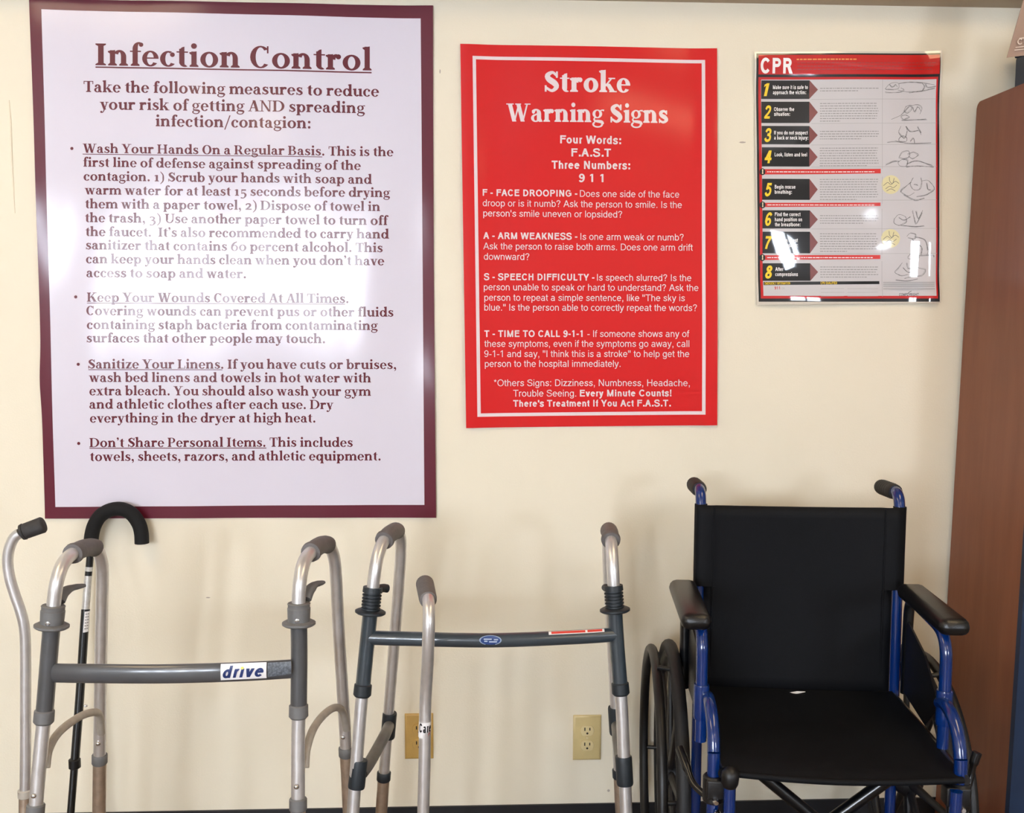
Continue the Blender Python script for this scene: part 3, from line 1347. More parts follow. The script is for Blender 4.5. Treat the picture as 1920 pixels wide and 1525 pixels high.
# ------------------------------------------------------------------ poster: CPR
LAMK = dict(rough=0.35, coat=1.0, coat_rough=0.03)
K_BLK = poster_mat('cpr_black', (14, 11, 14), **LAMK)
K_RED = poster_mat('cpr_red', (190, 16, 16), **LAMK)
K_RED2 = poster_mat('cpr_pink_red', (206, 48, 44), **LAMK)
K_LGT = poster_mat('cpr_paper', (198, 194, 196), **LAMK)
K_WHT = poster_mat('cpr_white', (238, 236, 236), **LAMK)
K_YEL = poster_mat('cpr_yellow', (240, 204, 40), **LAMK)
K_GRY = poster_mat('cpr_grey_ink', (140, 138, 138), **LAMK)
K_LIN = poster_mat('cpr_rule_ink', (168, 166, 166), **LAMK)
K_SKT = poster_mat('cpr_sketch_ink', (104, 102, 102), **LAMK)
K_TAN = poster_mat('cpr_tan_disc', (218, 208, 160), **LAMK)
K_CLR = mat('clear_laminate', (214, 206, 192), 0.12, coat=1.0, coat_rough=0.03, var=0.02)


def wave3(x, z):
    w = 0.0025 + 0.0016 * math.sin(x * 17 + z * 9) + 0.0004 * math.sin(z * 31 - x * 12)
    w += 0.006 * math.exp(-((z - 1.94) / .05) ** 2) + 0.005 * math.exp(-((x - 1.15) / .03) ** 2) + 0.005 * math.exp(-((z - 1.37) / .035) ** 2)
    return max(w, 0.0004)


S3 = Sheet('cpr_poster', 'laminated instruction poster with red header, black arrows and yellow numbers', 'poster',
           [(1414, 100), (1761, 98), (1758, 567), (1420, 571)], wave3)


def q3(x0, y0, x1, y1):
    """rectangle in the poster's slightly skewed frame"""
    def k(x, y):
        v = (y - 101) / 466
        return (x + (0.0 if x > 1700 else 4.5 * v * (1752 - x) / 330) - 1.5 * v * (x - 1420) / 330, y)
    return [k(x0, y0), k(x1, y0), k(x1, y1), k(x0, y1)]


def put3(name, material, quads, lift, nu=24, nv=24):
    m = MB()
    for q in quads:
        w = max(abs(q[1][0] - q[0][0]), 1)
        h = max(abs(q[3][1] - q[0][1]), 1)
        S3.quad(m, q, lift, max(1, min(nu, int(w / 8))), max(1, min(nv, int(h / 8))))
    return m.build(name, material, S3.t)


m = MB()
S3.quad(m, [(1413, 99.5), (1762, 97.5), (1759, 568), (1418, 572)], 0, 60, 80, (0, .0004, 0))
m.build('laminate', K_CLR, S3.t)
put3('black_border', K_BLK, [q3(1416, 102, 1758.5, 566)], .0003, 60, 70)
put3('red_field', K_RED, [q3(1420, 105, 1757, 141), q3(1420, 146, 1755, 560)], .0006, 60, 70)
put3('paper_panel', K_LGT, [q3(1425, 150.5, 1752, 555)], .0009, 60, 70)
rows = [(152, 186.5), (191.5, 231.5), (237, 271.5), (277, 313), (336, 375.5), (395, 429), (435, 475.5), (494, 527)]
caps = [[('Make sure it is safe to', 1448, 1513, 168), ('approach the victim:', 1448, 1510, 177.5)],
        [('Observe the', 1450, 1488, 209), ('situation:', 1450, 1480, 218)],
        [('If you do not suspect', 1450, 1513, 253), ('a back or neck injury:', 1450, 1514, 262.5)],
        [('Look, listen and feel', 1451, 1512, 294)],
        [('Begin rescue', 1451, 1490, 354.5), ('breathing:', 1451, 1483, 364)],
        [('Find the correct', 1451, 1499, 406), ('hand position on', 1451, 1502, 415.5), ('the breastbone:', 1451, 1499, 425)],
        [('Perform chest', 1451, 1494, 454.5), ('compressions:', 1451, 1494, 464)],
        [('After', 1452, 1467, 508.5), ('compressions', 1452, 1494, 518)]]
random.seed(3)
for i, (y0, y1) in enumerate(rows):
    dx = (y0 - 152) / 375 * 3
    m = MB()
    ym = (y0 + y1) / 2
    S3.quad(m, [(1426 + dx, y0), (1516 + dx * .4, y0), (1516 + dx * .4, y1), (1426 + dx, y1)], .0012, 10, 5)
    ar = m.build('step_arrow', K_BLK, S3.t)
    m = MB()
    S3.quad(m, [(1516 + dx * .4, y0), (1532, ym - .01), (1532, ym + .01), (1516 + dx * .4, y1)], .0012, 2, 5)
    m.build('arrow_tip', mat('cpr_maroon_tip', (120, 44, 40), **LAMK), ar)
    m = MB()
    S3.line(m, sans(str(i + 1), .16, .22), 1431 + dx * .8, (1441.5 if i == 0 else 1444.5) + dx * .8, ym + 12, ym + 12, 33.5, .0016)
    m.build('number', K_YEL, ar, smooth=False, recalc=False)
    m = MB()
    for (t, x0, x1, b) in caps[i]:
        S3.line(m, sans(t, .14), x0, x1, b, b, 9.8, .0016)
    m.build('caption', K_WHT, ar, smooth=False, recalc=False)
    # body copy too small to read: rows of thin broken strokes
    m = MB()
    nl = [2, 8, 4, 8, 9, 4, 8, 5][i]
    for k in range(nl):
        yy = ym - (nl - 1) * 2.35 + k * 4.7
        x = 1536.0
        end = 1646 - random.random() * 6 if k < nl - 1 else 1536 + 30 + random.random() * 60
        while x < end:
            wl = 2 + random.random() * 5
            S3.ribbon(m, [(x, yy), (min(x + wl, end), yy)], 1.3, .0012)
            x += wl + 1.2
    m.build('body_copy', K_GRY, S3.t, smooth=False)
    # picture box
    if i < 7:
        put3('rule', K_LIN, [[(1520, y1 + .6), (1752, y1 - .2), (1752, y1 + .5), (1520, y1 + 1.4)]], .0012)
m = MB()
for (a, b) in ((150.5, 318), (332, 383), (392, 478), (490, 556)):
    S3.ribbon(m, [(1652, a), (1652, (a + b) / 2), (1652, b)], .8, .0012)
m.build('column_rule', K_LIN, S3.t, smooth=False)
for (y0, y1) in ((318, 328), (381, 389), (479, 488)):
    o = put3('warning_bar', K_RED2, [[(1428, y0), (1649, y0 - .5), (1649, y1 - 2), (1428, y1)]], .0014)
    m = MB()
    x = 1437.0
    while x < 1636:
        wl = 2 + random.random() * 6
        S3.ribbon(m, [(x, (y0 + y1) / 2), (x + wl, (y0 + y1) / 2)], 1.6, .0018)
        x += wl + 1.3
    m.build('fine_print', K_WHT, o, smooth=False)
    m = MB()
    ym = (y0 + y1) / 2
    m.add([S3.on(1428 + 5.5 * math.cos(R(24 * k)), ym + 6.5 * math.sin(R(24 * k)), .0018) for k in range(15)], [tuple(range(15))])
    d = m.build('warning_disc', K_BLK, S3.t, smooth=False)
    m = MB()
    S3.line(m, sans('!', .2), 1427, 1429.4, ym + 4, ym + 4, 12, .0022)
    m.build('exclamation_mark', mat('cpr_pale_gold', (232, 214, 170), **LAMK), d, smooth=False, recalc=False)
m = MB()
S3.line(m, sans('CPR', .17), 1424, 1484, 139, 139.5, 40, .0010)
m.build('heading', K_WHT, S3.t, smooth=False, recalc=False)
m = MB()
x = 1491.0
while x < 1597:
    wl = 3 + random.random() * 5
    S3.ribbon(m, [(x, 113.5), (x + wl, 113.5)], 2.4, .001)
    x += wl + 1.6
m.build('tagline', mat('cpr_orange', (232, 140, 60), **LAMK), S3.t, smooth=False)
m = MB()
for k, yy in enumerate((120, 126, 132)):
    x = 1492.0
    while x < 1745:
        wl = 3 + random.random() * 7
        S3.ribbon(m, [(x, yy), (x + wl, yy)], 1.4, .001)
        x += wl + 1.5
m.build('header_copy', mat('cpr_dark_red', (150, 28, 30), **LAMK), S3.t, smooth=False)
o = put3('footer_bar', K_BLK, [[(1430, 529), (1647, 527.5), (1647, 533), (1430, 535)]], .0014)
m = MB()
S3.line(m, sans('EMERGENCY INFORMATION', .13), 1432, 1479, 534, 533.6, 6.4, .0018)
m.build('footer_title', K_YEL, o, smooth=False, recalc=False)
m = MB()
S3.line(m, sans('CPR QUALIFIED', .13), 1536, 1567, 533.3, 533.1, 6.4, .0018)
m.build('footer_title', K_YEL, o, smooth=False, recalc=False)
m = MB()
S3.line(m, sans('911', .15), 1450, 1460, 543, 543, 7.5, .0012)
m.build('emergency_number', K_RED, S3.t, smooth=False, recalc=False)
m = MB()
S3.line(m, sans('OR', .1), 1463, 1469, 543, 543, 5, .0012)
m.build('or_lettering', K_LIN, S3.t, smooth=False, recalc=False)
m = MB()
for yy in (542, 549, 556):
    for (a, b) in ((1536, 1580), (1586, 1644)):
        S3.ribbon(m, [(a, yy - .3), (b, yy - .8)], .7, .0012)
for yy in (530, 533.5, 537, 542):
    S3.ribbon(m, [(1654, yy), (1748, yy)], 2.2, .0012)
m.build('form_lines', K_LIN, S3.t, smooth=False)
m = MB()
S3.line(m, sans('COMPLYRIGHT', .12, .2), 1683, 1719, 555, 555, 7, .0012)
S3.ribbon(m, [(1699, 551), (1702, 548), (1706, 546)], .8, .0012)
m.build('maker_mark', K_BLK, S3.t, smooth=False, recalc=False)
for (x, y) in ((1668, 347), (1668, 447.5)):
    m = MB()
    m.add([S3.on(x + 17.5 * math.cos(R(15 * k)), y + 17.5 * math.sin(R(15 * k)), .0012) for k in range(24)], [tuple(range(24))])
    d = m.build('detail_disc', K_TAN, S3.t, smooth=False)
    m = MB()
    for pts in ([(-14, 2), (-6, -4), (0, 0), (8, -6), (15, -2)], [(-10, 8), (-2, 3), (4, 6), (11, 1)], [(-3, -14), (-2, -6), (3, -2), (6, -12)], [(-8, 12), (0, 8), (8, 12)]):
        S3.ribbon(m, [(x + a, y + b) for a, b in pts], .9, .0016)
    m.build('sketch', K_SKT, d, smooth=False)
# pencil figures beside the steps
SK = [
    (1653, 152, [[(4, 16), (14, 6), (28, 5), (30, 14), (22, 17), (10, 17), (4, 16)], [(12, 8), (18, 12), (24, 8), (27, 13)], [(30, 6), (50, 4), (74, 5), (96, 9)], [(28, 18), (50, 22), (76, 20), (96, 15)],
                 [(4, 22), (18, 23), (34, 22), (40, 18), (34, 14)], [(74, 6), (78, 12), (74, 20)], [(80, 7), (84, 13), (98, 12)]]),
    (1653, 191, [[(16, 34), (34, 26), (42, 18), (50, 10), (66, 6), (74, 12), (70, 24)], [(40, 18), (44, 10), (52, 8), (54, 16), (46, 22), (40, 18)], [(56, 10), (60, 20), (66, 10), (72, 18)], [(34, 28), (44, 26), (50, 30), (40, 34), (34, 28)], [(36, 36), (56, 35), (82, 34)]]),
    (1653, 236, [[(34, 2), (30, 14), (40, 24), (46, 12), (44, 2)], [(44, 2), (52, 12), (68, 10), (72, 18)], [(66, 2), (72, 14)], [(30, 26), (36, 20), (44, 22), (44, 30), (32, 30), (30, 26)], [(8, 32), (24, 30), (48, 34), (90, 33)], [(52, 30), (58, 24), (60, 33)]]),
    (1653, 276, [[(30, 20), (36, 10), (48, 8), (50, 18), (40, 22), (30, 20)], [(46, 14), (58, 10), (66, 16), (56, 22), (48, 18)], [(28, 30), (36, 24), (46, 26), (44, 36), (32, 36), (28, 30)], [(6, 34), (20, 28), (30, 28)], [(46, 32), (64, 26), (92, 36)], [(44, 38), (66, 37), (94, 38)]]),
    (1690, 332, [[(20, 2), (14, 14), (20, 24), (32, 24), (36, 12), (34, 2)], [(16, 10), (4, 20), (-4, 28), (10, 36), (22, 30)], [(36, 8), (48, 8), (58, 24), (44, 34), (26, 38)], [(22, 14), (28, 16)], [(2, 34), (24, 44), (40, 40)], [(44, 12), (46, 24), (52, 26)]]),
    (1653, 393, [[(22, 18), (30, 10), (42, 14), (44, 24), (32, 30), (22, 26), (22, 18)], [(30, 16), (40, 20), (52, 14)], [(56, 2), (58, 16), (62, 28), (70, 14), (74, 2)], [(62, 4), (66, 18), (72, 6)], [(34, 30), (60, 32), (76, 31)]]),
    (1690, 436, [[(8, 8), (14, 2), (24, 4), (22, 12), (10, 10)], [(22, 8), (40, 14), (46, 34), (44, 44)], [(18, 12), (24, 26), (22, 40)], [(28, 20), (36, 30), (34, 42)], [(10, 46), (18, 38), (30, 44), (28, 50), (12, 50), (10, 46)], [(30, 44), (54, 43), (56, 47)]]),
    (1670, 491, [[(20, 2), (12, 12), (6, 20), (18, 26), (30, 24)], [(28, 2), (30, 12), (40, 12), (42, 2)], [(46, 2), (50, 12), (62, 16), (56, 26), (36, 28), (24, 32)], [(22, 12), (30, 20), (40, 18)], [(8, 34), (30, 36), (48, 32)]]),
]
for (ox, oy, strokes) in SK:
    m = MB()
    for pts in strokes:
        S3.ribbon(m, [(ox + a, oy + b) for a, b in pts], .65, .0012)
        for k in range(3):
            j = lambda: random.uniform(-1.6, 1.6)
            i0 = random.randrange(max(1, len(pts) - 2))
            S3.ribbon(m, [(ox + a + j(), oy + b + j()) for a, b in pts[i0:i0 + 3]], .4, .0012)
    m.build('figure_sketch', K_SKT, S3.t, smooth=False)

# ------------------------------------------------------------------ wall outlets
def outlet(x0, x1, y0, y1, label, pm, fm):
    a, b = at(x0, y1), at(x1, y0)
    cx, cz = (a.x + b.x) / 2, (a.z + b.z) / 2
    hx, hz = .0355, .0585
    t = thing('wall_outlet', label, 'outlet', (cx, 0, cz - hz))
    m = MB()
    n = 3
    prof = [(0, 0.0), (0, .003), (.0035, .0058), (.006, .0062)]
    ringv = []
    for (ins, d) in prof:
        ringv += [(cx - hx + ins, -d, cz - hz + ins), (cx + hx - ins, -d, cz - hz + ins), (cx + hx - ins, -d, cz + hz - ins), (cx - hx + ins, -d, cz + hz - ins)]
    fs = [(0, 1, 2, 3)] + [(4 * i + k, 4 * i + (k + 1) % 4, 4 * i + 4 + (k + 1) % 4, 4 * i + 4 + k) for i in range(3) for k in range(4)] + [(12, 13, 14, 15)]
    m.add(ringv, fs)
    m.build('cover_plate', pm, t)
    for dz in (.0195, -.0195):
        m = MB()
        pts = []
        for k in range(32):
            a_ = 2 * math.pi * k / 32
            px, pz = .0172 * math.cos(a_), .0172 * math.sin(a_)
            pz = max(-.0135, min(.0135, pz))
            pts.append((px, pz))
        vs = [(cx + p, -.0060, cz + dz + q) for p, q in pts] + [(cx + p * .94, -.0082, cz + dz + q * .94) for p, q in pts]
        m.add(vs, [(k, (k + 1) % 32, 32 + (k + 1) % 32, 32 + k) for k in range(32)] + [tuple(range(32, 64))])
        f = m.build('receptacle', fm, t)
        for (sx, sz, w, h) in ((-.0063, .0045, .0014, .0042), (.0063, .0045, .0014, .0036)):
            MB().box(cx + sx - w, cx + sx + w, -.0085, -.0075, cz + dz + sz - h, cz + dz + sz + h).build('slot', SLOT, f, smooth=False)
        MB().lathe((cx, -.0075, cz + dz - .0065), (cx, -.0085, cz + dz - .0065), [(0, .0027), (1, .0027)], 12).build('ground_hole', SLOT, f)
    MB().lathe((cx, -.006, cz), (cx, -.0078, cz), [(0, .0032), (.7, .003), (1, .002)], 12).build('screw', fm, t)


outlet(1074, 1127, 1340, 1425, 'ivory duplex wall outlet right of the cane between the walker legs', IVORY, IVORYF)
outlet(757, 815, 1337, 1423, 'ochre wall outlet half hidden behind the silver cane', IVORYD, IVORYD)

# ------------------------------------------------------------------ walkers
TR = .0127


def seg_of(path, a, b):
    """part of a path between fractions"""
    n = len(path)
    return path[int(a * (n - 1)):int(b * (n - 1)) + 1]


def between(path, za, zb):
    """points of a roughly descending path between two heights (za > zb), with exact ends"""
    out = []
    for i in range(len(path) - 1):
        p, q = path[i], path[i + 1]
        for z in (za, zb):
            if (p.z - z) * (q.z - z) < 0:
                out.append((i + (p.z - z) / (p.z - q.z), p.lerp(q, (p.z - z) / (p.z - q.z))))
        if zb <= q.z <= za:
            out.append((i + 1, q))
    out.sort(key=lambda k: k[0])
    return [k[1] for k in out]


def leg_tip(t, p, q):
    """rubber tip on the floor at the end of a leg p->q"""
    d = (p - q).normalized()
    MB().lathe(q - d * 0.0, q + d * .045, [(0, .019), (.12, .021), (.35, .018), (1, .0155)], 16).build('rubber_tip', RUBBER, t)


def walker(label, spec):
    ends = []
    t = thing('walker', label, 'walker', spec['base'], 'folding walkers along the wall')
    dark, enamel = spec['plastic'], spec['enamel']
    for sd in spec['sides']:
        front = [at(*p) for p in sd['front']]      # bottom -> top
        top = [at(*p) for p in sd['top']]
        rear = [at(*p) for p in sd['rear']]        # top -> bottom
        fb = to_floor(front[1], front[0], .012)
        rb = to_floor(rear[-2], rear[-1], .012)
        path = [fb] + cr(front + top + rear, 6) + [rb]
        fr_n = 1 + (len(front) - 1) * 6
        main = MB()
        main.tube(path, TR, 18)
        main.build('side_frame', ALU, t)
        fpath = list(reversed(path[:fr_n + 1]))
        rpath = path[-(len(rear) - 1) * 6 - 2:]
        leg_tip(t, path[1], fb)
        leg_tip(t, path[-2], rb)
        # grip
        g0, g1 = at(*sd['grip'][0]), at(*sd['grip'][1])
        # points of the main path nearest to the grip ends
        i0 = min(range(len(path)), key=lambda k: (path[k] - g0).length)
        i1 = min(range(len(path)), key=lambda k: (path[k] - g1).length)
        gp = path[i0:i1 + 1]
        gr = MB()
        rr = [spec['grip_r']] * len(gp)
        gr.tube(gp, rr, 20)
        d0 = (gp[1] - gp[0]).normalized()
        gr.lathe(gp[0] - d0 * .004, gp[0] + d0 * .006, [(0, spec['grip_r'] + .0012), (.8, spec['grip_r'] + .0022), (1, spec['grip_r'])], 20)
        gr.build('hand_grip', GRIP, t)
        # enamel sleeve, collar and flange
        zt, zb = at(*sd['sleeve'][0]).z, at(*sd['sleeve'][1]).z
        sl = between(fpath, zt, zb)
        MB().tube(sl, spec['sleeve_r'], 20).build('sleeve', enamel, t)
        dn = (sl[-1] - sl[0]).normalized()
        MB().lathe(sl[-1] - dn * .024, sl[-1] + dn * .002, [(0, spec['sleeve_r']), (.08, .0178), (.85, .0182), (1, .015)], 20).build('sleeve_ring', dark, t)
        c1 = sl[0]
        up = -dn
        L = spec['collar_len']
        col = MB()
        if spec['ribbed']:
            pr = [(0, .0175)]
            for k in range(5):
                a = .12 + k * .13
                pr += [(a, .0165), (a + .02, .0195), (a + .07, .0195), (a + .09, .0165)]
            pr += [(.78, .0165), (.8, .020), (1, .0195)]
            col.lathe(c1, c1 + up * L, pr, 20)
        else:
            col.lathe(c1, c1 + up * L, [(0, .0185), (.05, .0205), (.75, .0215), (.78, .0205), (.92, .0205), (.96, .0215), (1, .020)], 20)
        cl = col.build('collar', dark, t)
        fl = MB()
        fl.lathe(c1 - up * .003, c1 + up * .006, [(0, .027), (.3, .031), (.7, .031), (1, .026)], 24)
        fl.build('flange', dark, cl)
        if not spec['ribbed']:
            sp = c1 + up * L * .30
            MB().lathe(sp + Vector((0, -.0195, 0)), sp + Vector((0, -.0225, 0)), [(0, .0045), (.7, .0045), (1, .003)], 12).build('rivet', CHROME, cl)
        # release lever
        lv = [at(*p) for p in sd['lever']]
        MB().tube(cr(lv, 5), [r_ * 1.45 for r_ in sd['lever_r']], 12, flat=1.2, up=(0, 0, 1)).build('release_lever', dark, cl)
        # side brace
        br = [at(*p) for p in sd['brace']]
        MB().tube(cr(br, 6), spec['brace_r'], 14).build('side_brace', spec['brace_mat'], t)
        for (p, q, r_) in sd['clips']:
            a, b = at(*p), at(*q)
            MB().lathe(a, b, [(0, r_ * .95), (.06, r_), (.94, r_), (1, r_ * .95)], 18).build('brace_clip', SLATEP if spec['ribbed'] else spec['brace_mat'], t)
        # telescoping lower rear leg
        zr = at(*sd['rear_ring']).z
        lo = between(rpath, zr, .03)
        MB().tube(lo, TR + .0012, 18).build('lower_leg', ALUD, t)
        dd = (lo[1] - lo[0]).normalized()
        MB().lathe(lo[0] - dd * .010, lo[0] + dd * .012, [(0, .0145), (.1, .0162), (.9, .0162), (1, .0145)], 18).build('leg_ring', dark, t)
        if 'front_ring' in sd:
            zf = at(*sd['front_ring']).z
            lo = between(fpath, zf, .03)
            MB().tube(lo, TR + .0012, 18).build('lower_leg', ALUD, t)
            dd = (lo[1] - lo[0]).normalized()
            MB().lathe(lo[0] - dd * .012, lo[0] + dd * .012, [(0, .0145), (.1, .0165), (.9, .0165), (1, .0145)], 18).build('leg_ring', dark, t)
        for p in sd['pins']:
            q = at(*p)
            MB().lathe(q + Vector((0, .004, 0)), q + Vector((0, -.004, 0)), [(0, .005), (.6, .005), (.9, .0035), (1, .002)], 12).build('push_button', CHROME, t)
    # crossbar
    cb = cr([at(*p) for p in spec['bar']], 8)
    MB().tube(cb, spec['bar_r'], 22, flat=spec['bar_flat'], up=(0, 0, 1)).build('crossbar', enamel, t)
    return t


AF, AR = .62, .40
walkerA = walker('silver walker with flat grey crossbar and white lettered sticker', dict(
    base=at(325, 1450, .5) * 1.0 - Vector((0, 0, at(325, 1450, .5).z)), plastic=GREYP, enamel=GREY, grip_r=.0178, sleeve_r=.0155, collar_len=.040, ribbed=False,
    brace_r=.0078, brace_mat=BRACE, bar_r=.0180, bar_flat=.55,
    bar=[(92, 1262, AF), (150, 1263, AF + .022), (300, 1264, AF + .035), (450, 1260, AF + .026), (558, 1254, AF)],
    sides=[
        dict(front=[(70, 1480, AF + .02), (77, 1400, AF + .012), (84, 1330, AF + .006), (93, 1220, AF), (101, 1130, AF - .004), (108, 1085, AF - .012)],
             top=[(121, 1053, AF - .04), (141, 1036, AF - .08), (164, 1027, AR + .065), (181, 1030, AR + .03)],
             rear=[(190, 1052, AR + .012), (192, 1085, AR), (190, 1180, AR - .015), (188, 1300, AR - .03), (187, 1400, AR - .05), (186, 1500, AR - .065)],
             grip=[(136, 1040, AF - .075), (178, 1028, AR + .035)], sleeve=[(95, 1176, AF), (80, 1352, AF)],
             lever=[(112, 1128, AF - .02), (120, 1112, AF - .035), (134, 1103, AF - .055), (160, 1098, AF - .075)], lever_r=[.006, .006, .006, .006, .006, .006, .006, .006, .0055, .005, .0045, .004, .004, .0035, .003, .002],
             brace=[(86, 1440, AF + .008), (92, 1405, AF - .01), (112, 1372, AF - .05), (150, 1344, AF - .12), (178, 1336, AR + .03), (187, 1345, AR + .0), (190, 1375, AR - .03)],
             clips=[], rear_ring=(187, 1424, AR - .05), front_ring=(66, 1520, AF + .024), pins=[(184, 1395, AR - .034), (63, 1493, AF + .034)]),
        dict(front=[(559, 1480, AF + .02), (559, 1400, AF + .012), (560, 1330, AF + .006), (561, 1220, AF), (560, 1130, AF - .004), (563, 1085, AF - .012)],
             top=[(571, 1052, AF - .04), (586, 1033, AF - .08), (603, 1022, AR + .065), (617, 1024, AR + .03)],
             rear=[(626, 1044, AR + .012), (630, 1080, AR), (635, 1180, AR - .015), (642, 1290, AR - .03), (648, 1390, AR - .05), (653, 1490, AR - .065)],
             grip=[(583, 1036, AF - .075), (614, 1023, AR + .035)], sleeve=[(560, 1171, AF), (560, 1342, AF)],
             lever=[(574, 1124, AF - .02), (580, 1108, AF - .035), (590, 1097, AF - .055), (608, 1092, AF - .075)], lever_r=[.006, .006, .006, .006, .006, .006, .006, .006, .0055, .005, .0045, .004, .004, .0035, .003, .002],
             brace=[(572, 1440, AF + .008), (575, 1405, AF - .01), (588, 1366, AF - .05), (610, 1338, AF - .12), (630, 1327, AR + .03), (643, 1336, AR + .0), (650, 1368, AR - .03)],
             clips=[], rear_ring=(650, 1410, AR - .05), front_ring=(559, 1509, AF + .024), pins=[(643, 1383, AR - .034), (556, 1476, AF + .034)]),
    ]))
BF, BR = .47, .25
walkerB = walker('silver walker with round slate crossbar, blue oval emblem and ribbed collars', dict(
    base=at(920, 1400, .38) * 1.0 - Vector((0, 0, at(920, 1400, .38).z)), plastic=SLATEP, enamel=SLATE, grip_r=.0182, sleeve_r=.0152, collar_len=.052, ribbed=True,
    brace_r=.0125, brace_mat=BRACED, bar_r=.0145, bar_flat=.95,
    bar=[(690, 1196, BF), (760, 1198, BF + .008), (920, 1201, BF + .018), (1080, 1195, BF + .008), (1155, 1190, BF)],
    sides=[
        dict(front=[(664, 1495, BF + .03), (671, 1400, BF + .02), (678, 1315, BF + .012), (688, 1210, BF), (697, 1125, BF - .004), (704, 1065, BF - .01)],
             top=[(712, 1031, BF - .03), (723, 1010, BF - .06), (735, 999, BF - .11), (744, 996, BR + .035)],
             rear=[(751, 1010, BR + .012), (751, 1045, BR), (746, 1120, BR - .01), (738, 1220, BR - .02), (730, 1320, BR - .03), (720, 1450, BR - .045), (716, 1510, BR - .05)],
             grip=[(722, 1012, BF - .055), (744, 996, BR + .035)], sleeve=[(692, 1150, BF), (680, 1305, BF + .012)],
             lever=[(705, 1106, BF - .01), (712, 1104, BF - .02), (719, 1103, BF - .03), (726, 1104, BF - .035)], lever_r=[.006] * 16,
             brace=[(679, 1450, BF + .01), (692, 1432, BF - .02), (708, 1404, BF - .08), (722, 1378, BF - .13), (729, 1362, BR - .02)],
             clips=[((674, 1425, BF + .02), (668, 1478, BF + .026), .0172), ((731, 1337, BR - .03), (727, 1383, BR - .036), .0165)],
             rear_ring=(721, 1455, BR - .045), pins=[]),
        dict(front=[(1173, 1495, BF + .03), (1169, 1400, BF + .02), (1165, 1315, BF + .012), (1157, 1210, BF), (1152, 1125, BF - .004), (1149, 1065, BF - .01)],
             top=[(1147, 1031, BF - .03), (1145, 1010, BF - .06), (1143, 998, BF - .11), (1141, 996, BR + .035)],
             rear=[(1140, 1010, BR + .012), (1140, 1045, BR), (1143, 1120, BR - .01), (1149, 1220, BR - .02), (1154, 1320, BR - .03), (1161, 1450, BR - .045), (1164, 1510, BR - .05)],
             grip=[(1145, 1012, BF - .055), (1141, 996, BR + .035)], sleeve=[(1154, 1146, BF), (1164, 1302, BF + .012)],
             lever=[(1140, 1104, BF - .012), (1137, 1102, BF - .02), (1135, 1102, BF - .028), (1133, 1102, BF - .03)], lever_r=[.005] * 16,
             brace=[(1166, 1450, BF + .01), (1165, 1432, BF - .02), (1161, 1404, BF - .08), (1158, 1378, BF - .13), (1156, 1362, BR - .02)],
             clips=[((1169, 1418, BF + .02), (1172, 1472, BF + .026), .0172), ((1153, 1326, BR - .03), (1156, 1376, BR - .036), .0165)],
             rear_ring=(1161, 1450, BR - .045), pins=[]),
    ]))


def sticker(parent, corners, off, name, material, bulge=0.0, n=8):
    """thin label; corners in px at the given wall offsets"""
    P = [at(x, y, o) for (x, y), o in zip(corners, off)]

    def fn(u, v):
        p = P[0].lerp(P[1], u).lerp(P[3].lerp(P[2], u), v)
        p.y -= bulge * (1 - (2 * v - 1) ** 2)
        return p
    m = MB().grid(fn, n, n)
    return m.build(name, material, parent), fn


OB = AF + .031 + .0105
st, fn = sticker(walkerA, [(414, 1245.5), (500, 1242), (500, 1272), (414, 1276)], [OB + .001, OB - .004, OB - .004, OB + .001], 'brand_sticker', WHITEP, .0026)


def on_sticker(text, fn, u0, u1, vb, em, bold, shear, parent, name, material, asp=None):
    vs, fs = fine(sans(text, bold, shear), .1)
    lo, hi = min(v[0] for v in vs), max(v[0] for v in vs)
    out = []
    for (x, y, k_) in vs:
        p = fn(u0 + (x - lo) / (hi - lo) * (u1 - u0), vb - y * em)
        out.append(p + Vector((0, -.0009 - k_ * 3e-5, 0)))
    MB().add(out, fs).build(name, material, parent, smooth=False, recalc=False)


on_sticker('dr\u0131ve', fn, .05, .94, .86, 1.05, .165, .26, st, 'brand_lettering', NAVYINK)
m = MB()
m.add([fn(.475 + .035 * math.cos(R(30 * k)), .27 + .085 * math.sin(R(30 * k))) + Vector((0, -.0012, 0)) for k in range(12)], [tuple(range(12))])
m.build('letter_dot', YELINK, st, smooth=False)
sticker(walkerA, [(502, 1243), (546, 1240.5), (546, 1264), (502, 1270)], [OB - .005, OB - .017, OB - .017, OB - .005], 'worn_label', mat('worn_blue_label', (116, 124, 134), .35, var=.25, scale=260, coat=.4), .0026)

# oval emblem and red warning strip on the slate crossbar
m = MB()
ob = BF + .018 + .0142
fo = lambda a, k, d: at(919.5 + 21 * k * math.cos(a), 1201 + 9.5 * k * math.sin(a), ob + d - .0035 * (k * math.sin(a)) ** 2)
m.add([fo(R(15 * k), 1, .0012) for k in range(24)] + [at(919.5, 1201, ob + .0012)], [(k, (k + 1) % 24, 24) for k in range(24)])
em_o = m.build('oval_emblem', mat('emblem_rim', (150, 168, 196), .3, coat=.5), walkerB)
m = MB()
m.add([fo(R(15 * k), .88, .0018) for k in range(24)] + [at(919.5, 1201, ob + .0018)], [(k, (k + 1) % 24, 24) for k in range(24)])
m.build('emblem_field', OVALB, em_o)
m = MB()
for (a, b, yy) in ((907, 922, 1199), (926, 934, 1200), (908, 914, 1203), (917, 932, 1204)):
    m.add([at(a, yy - 1.2, ob + .002), at(b, yy - 1.2, ob + .002), at(b, yy + 1.2, ob + .002), at(a, yy + 1.2, ob + .002)], [(0, 1, 2, 3)])
m.build('emblem_marks', mat('emblem_ink', (176, 190, 212), .4), em_o, smooth=False)
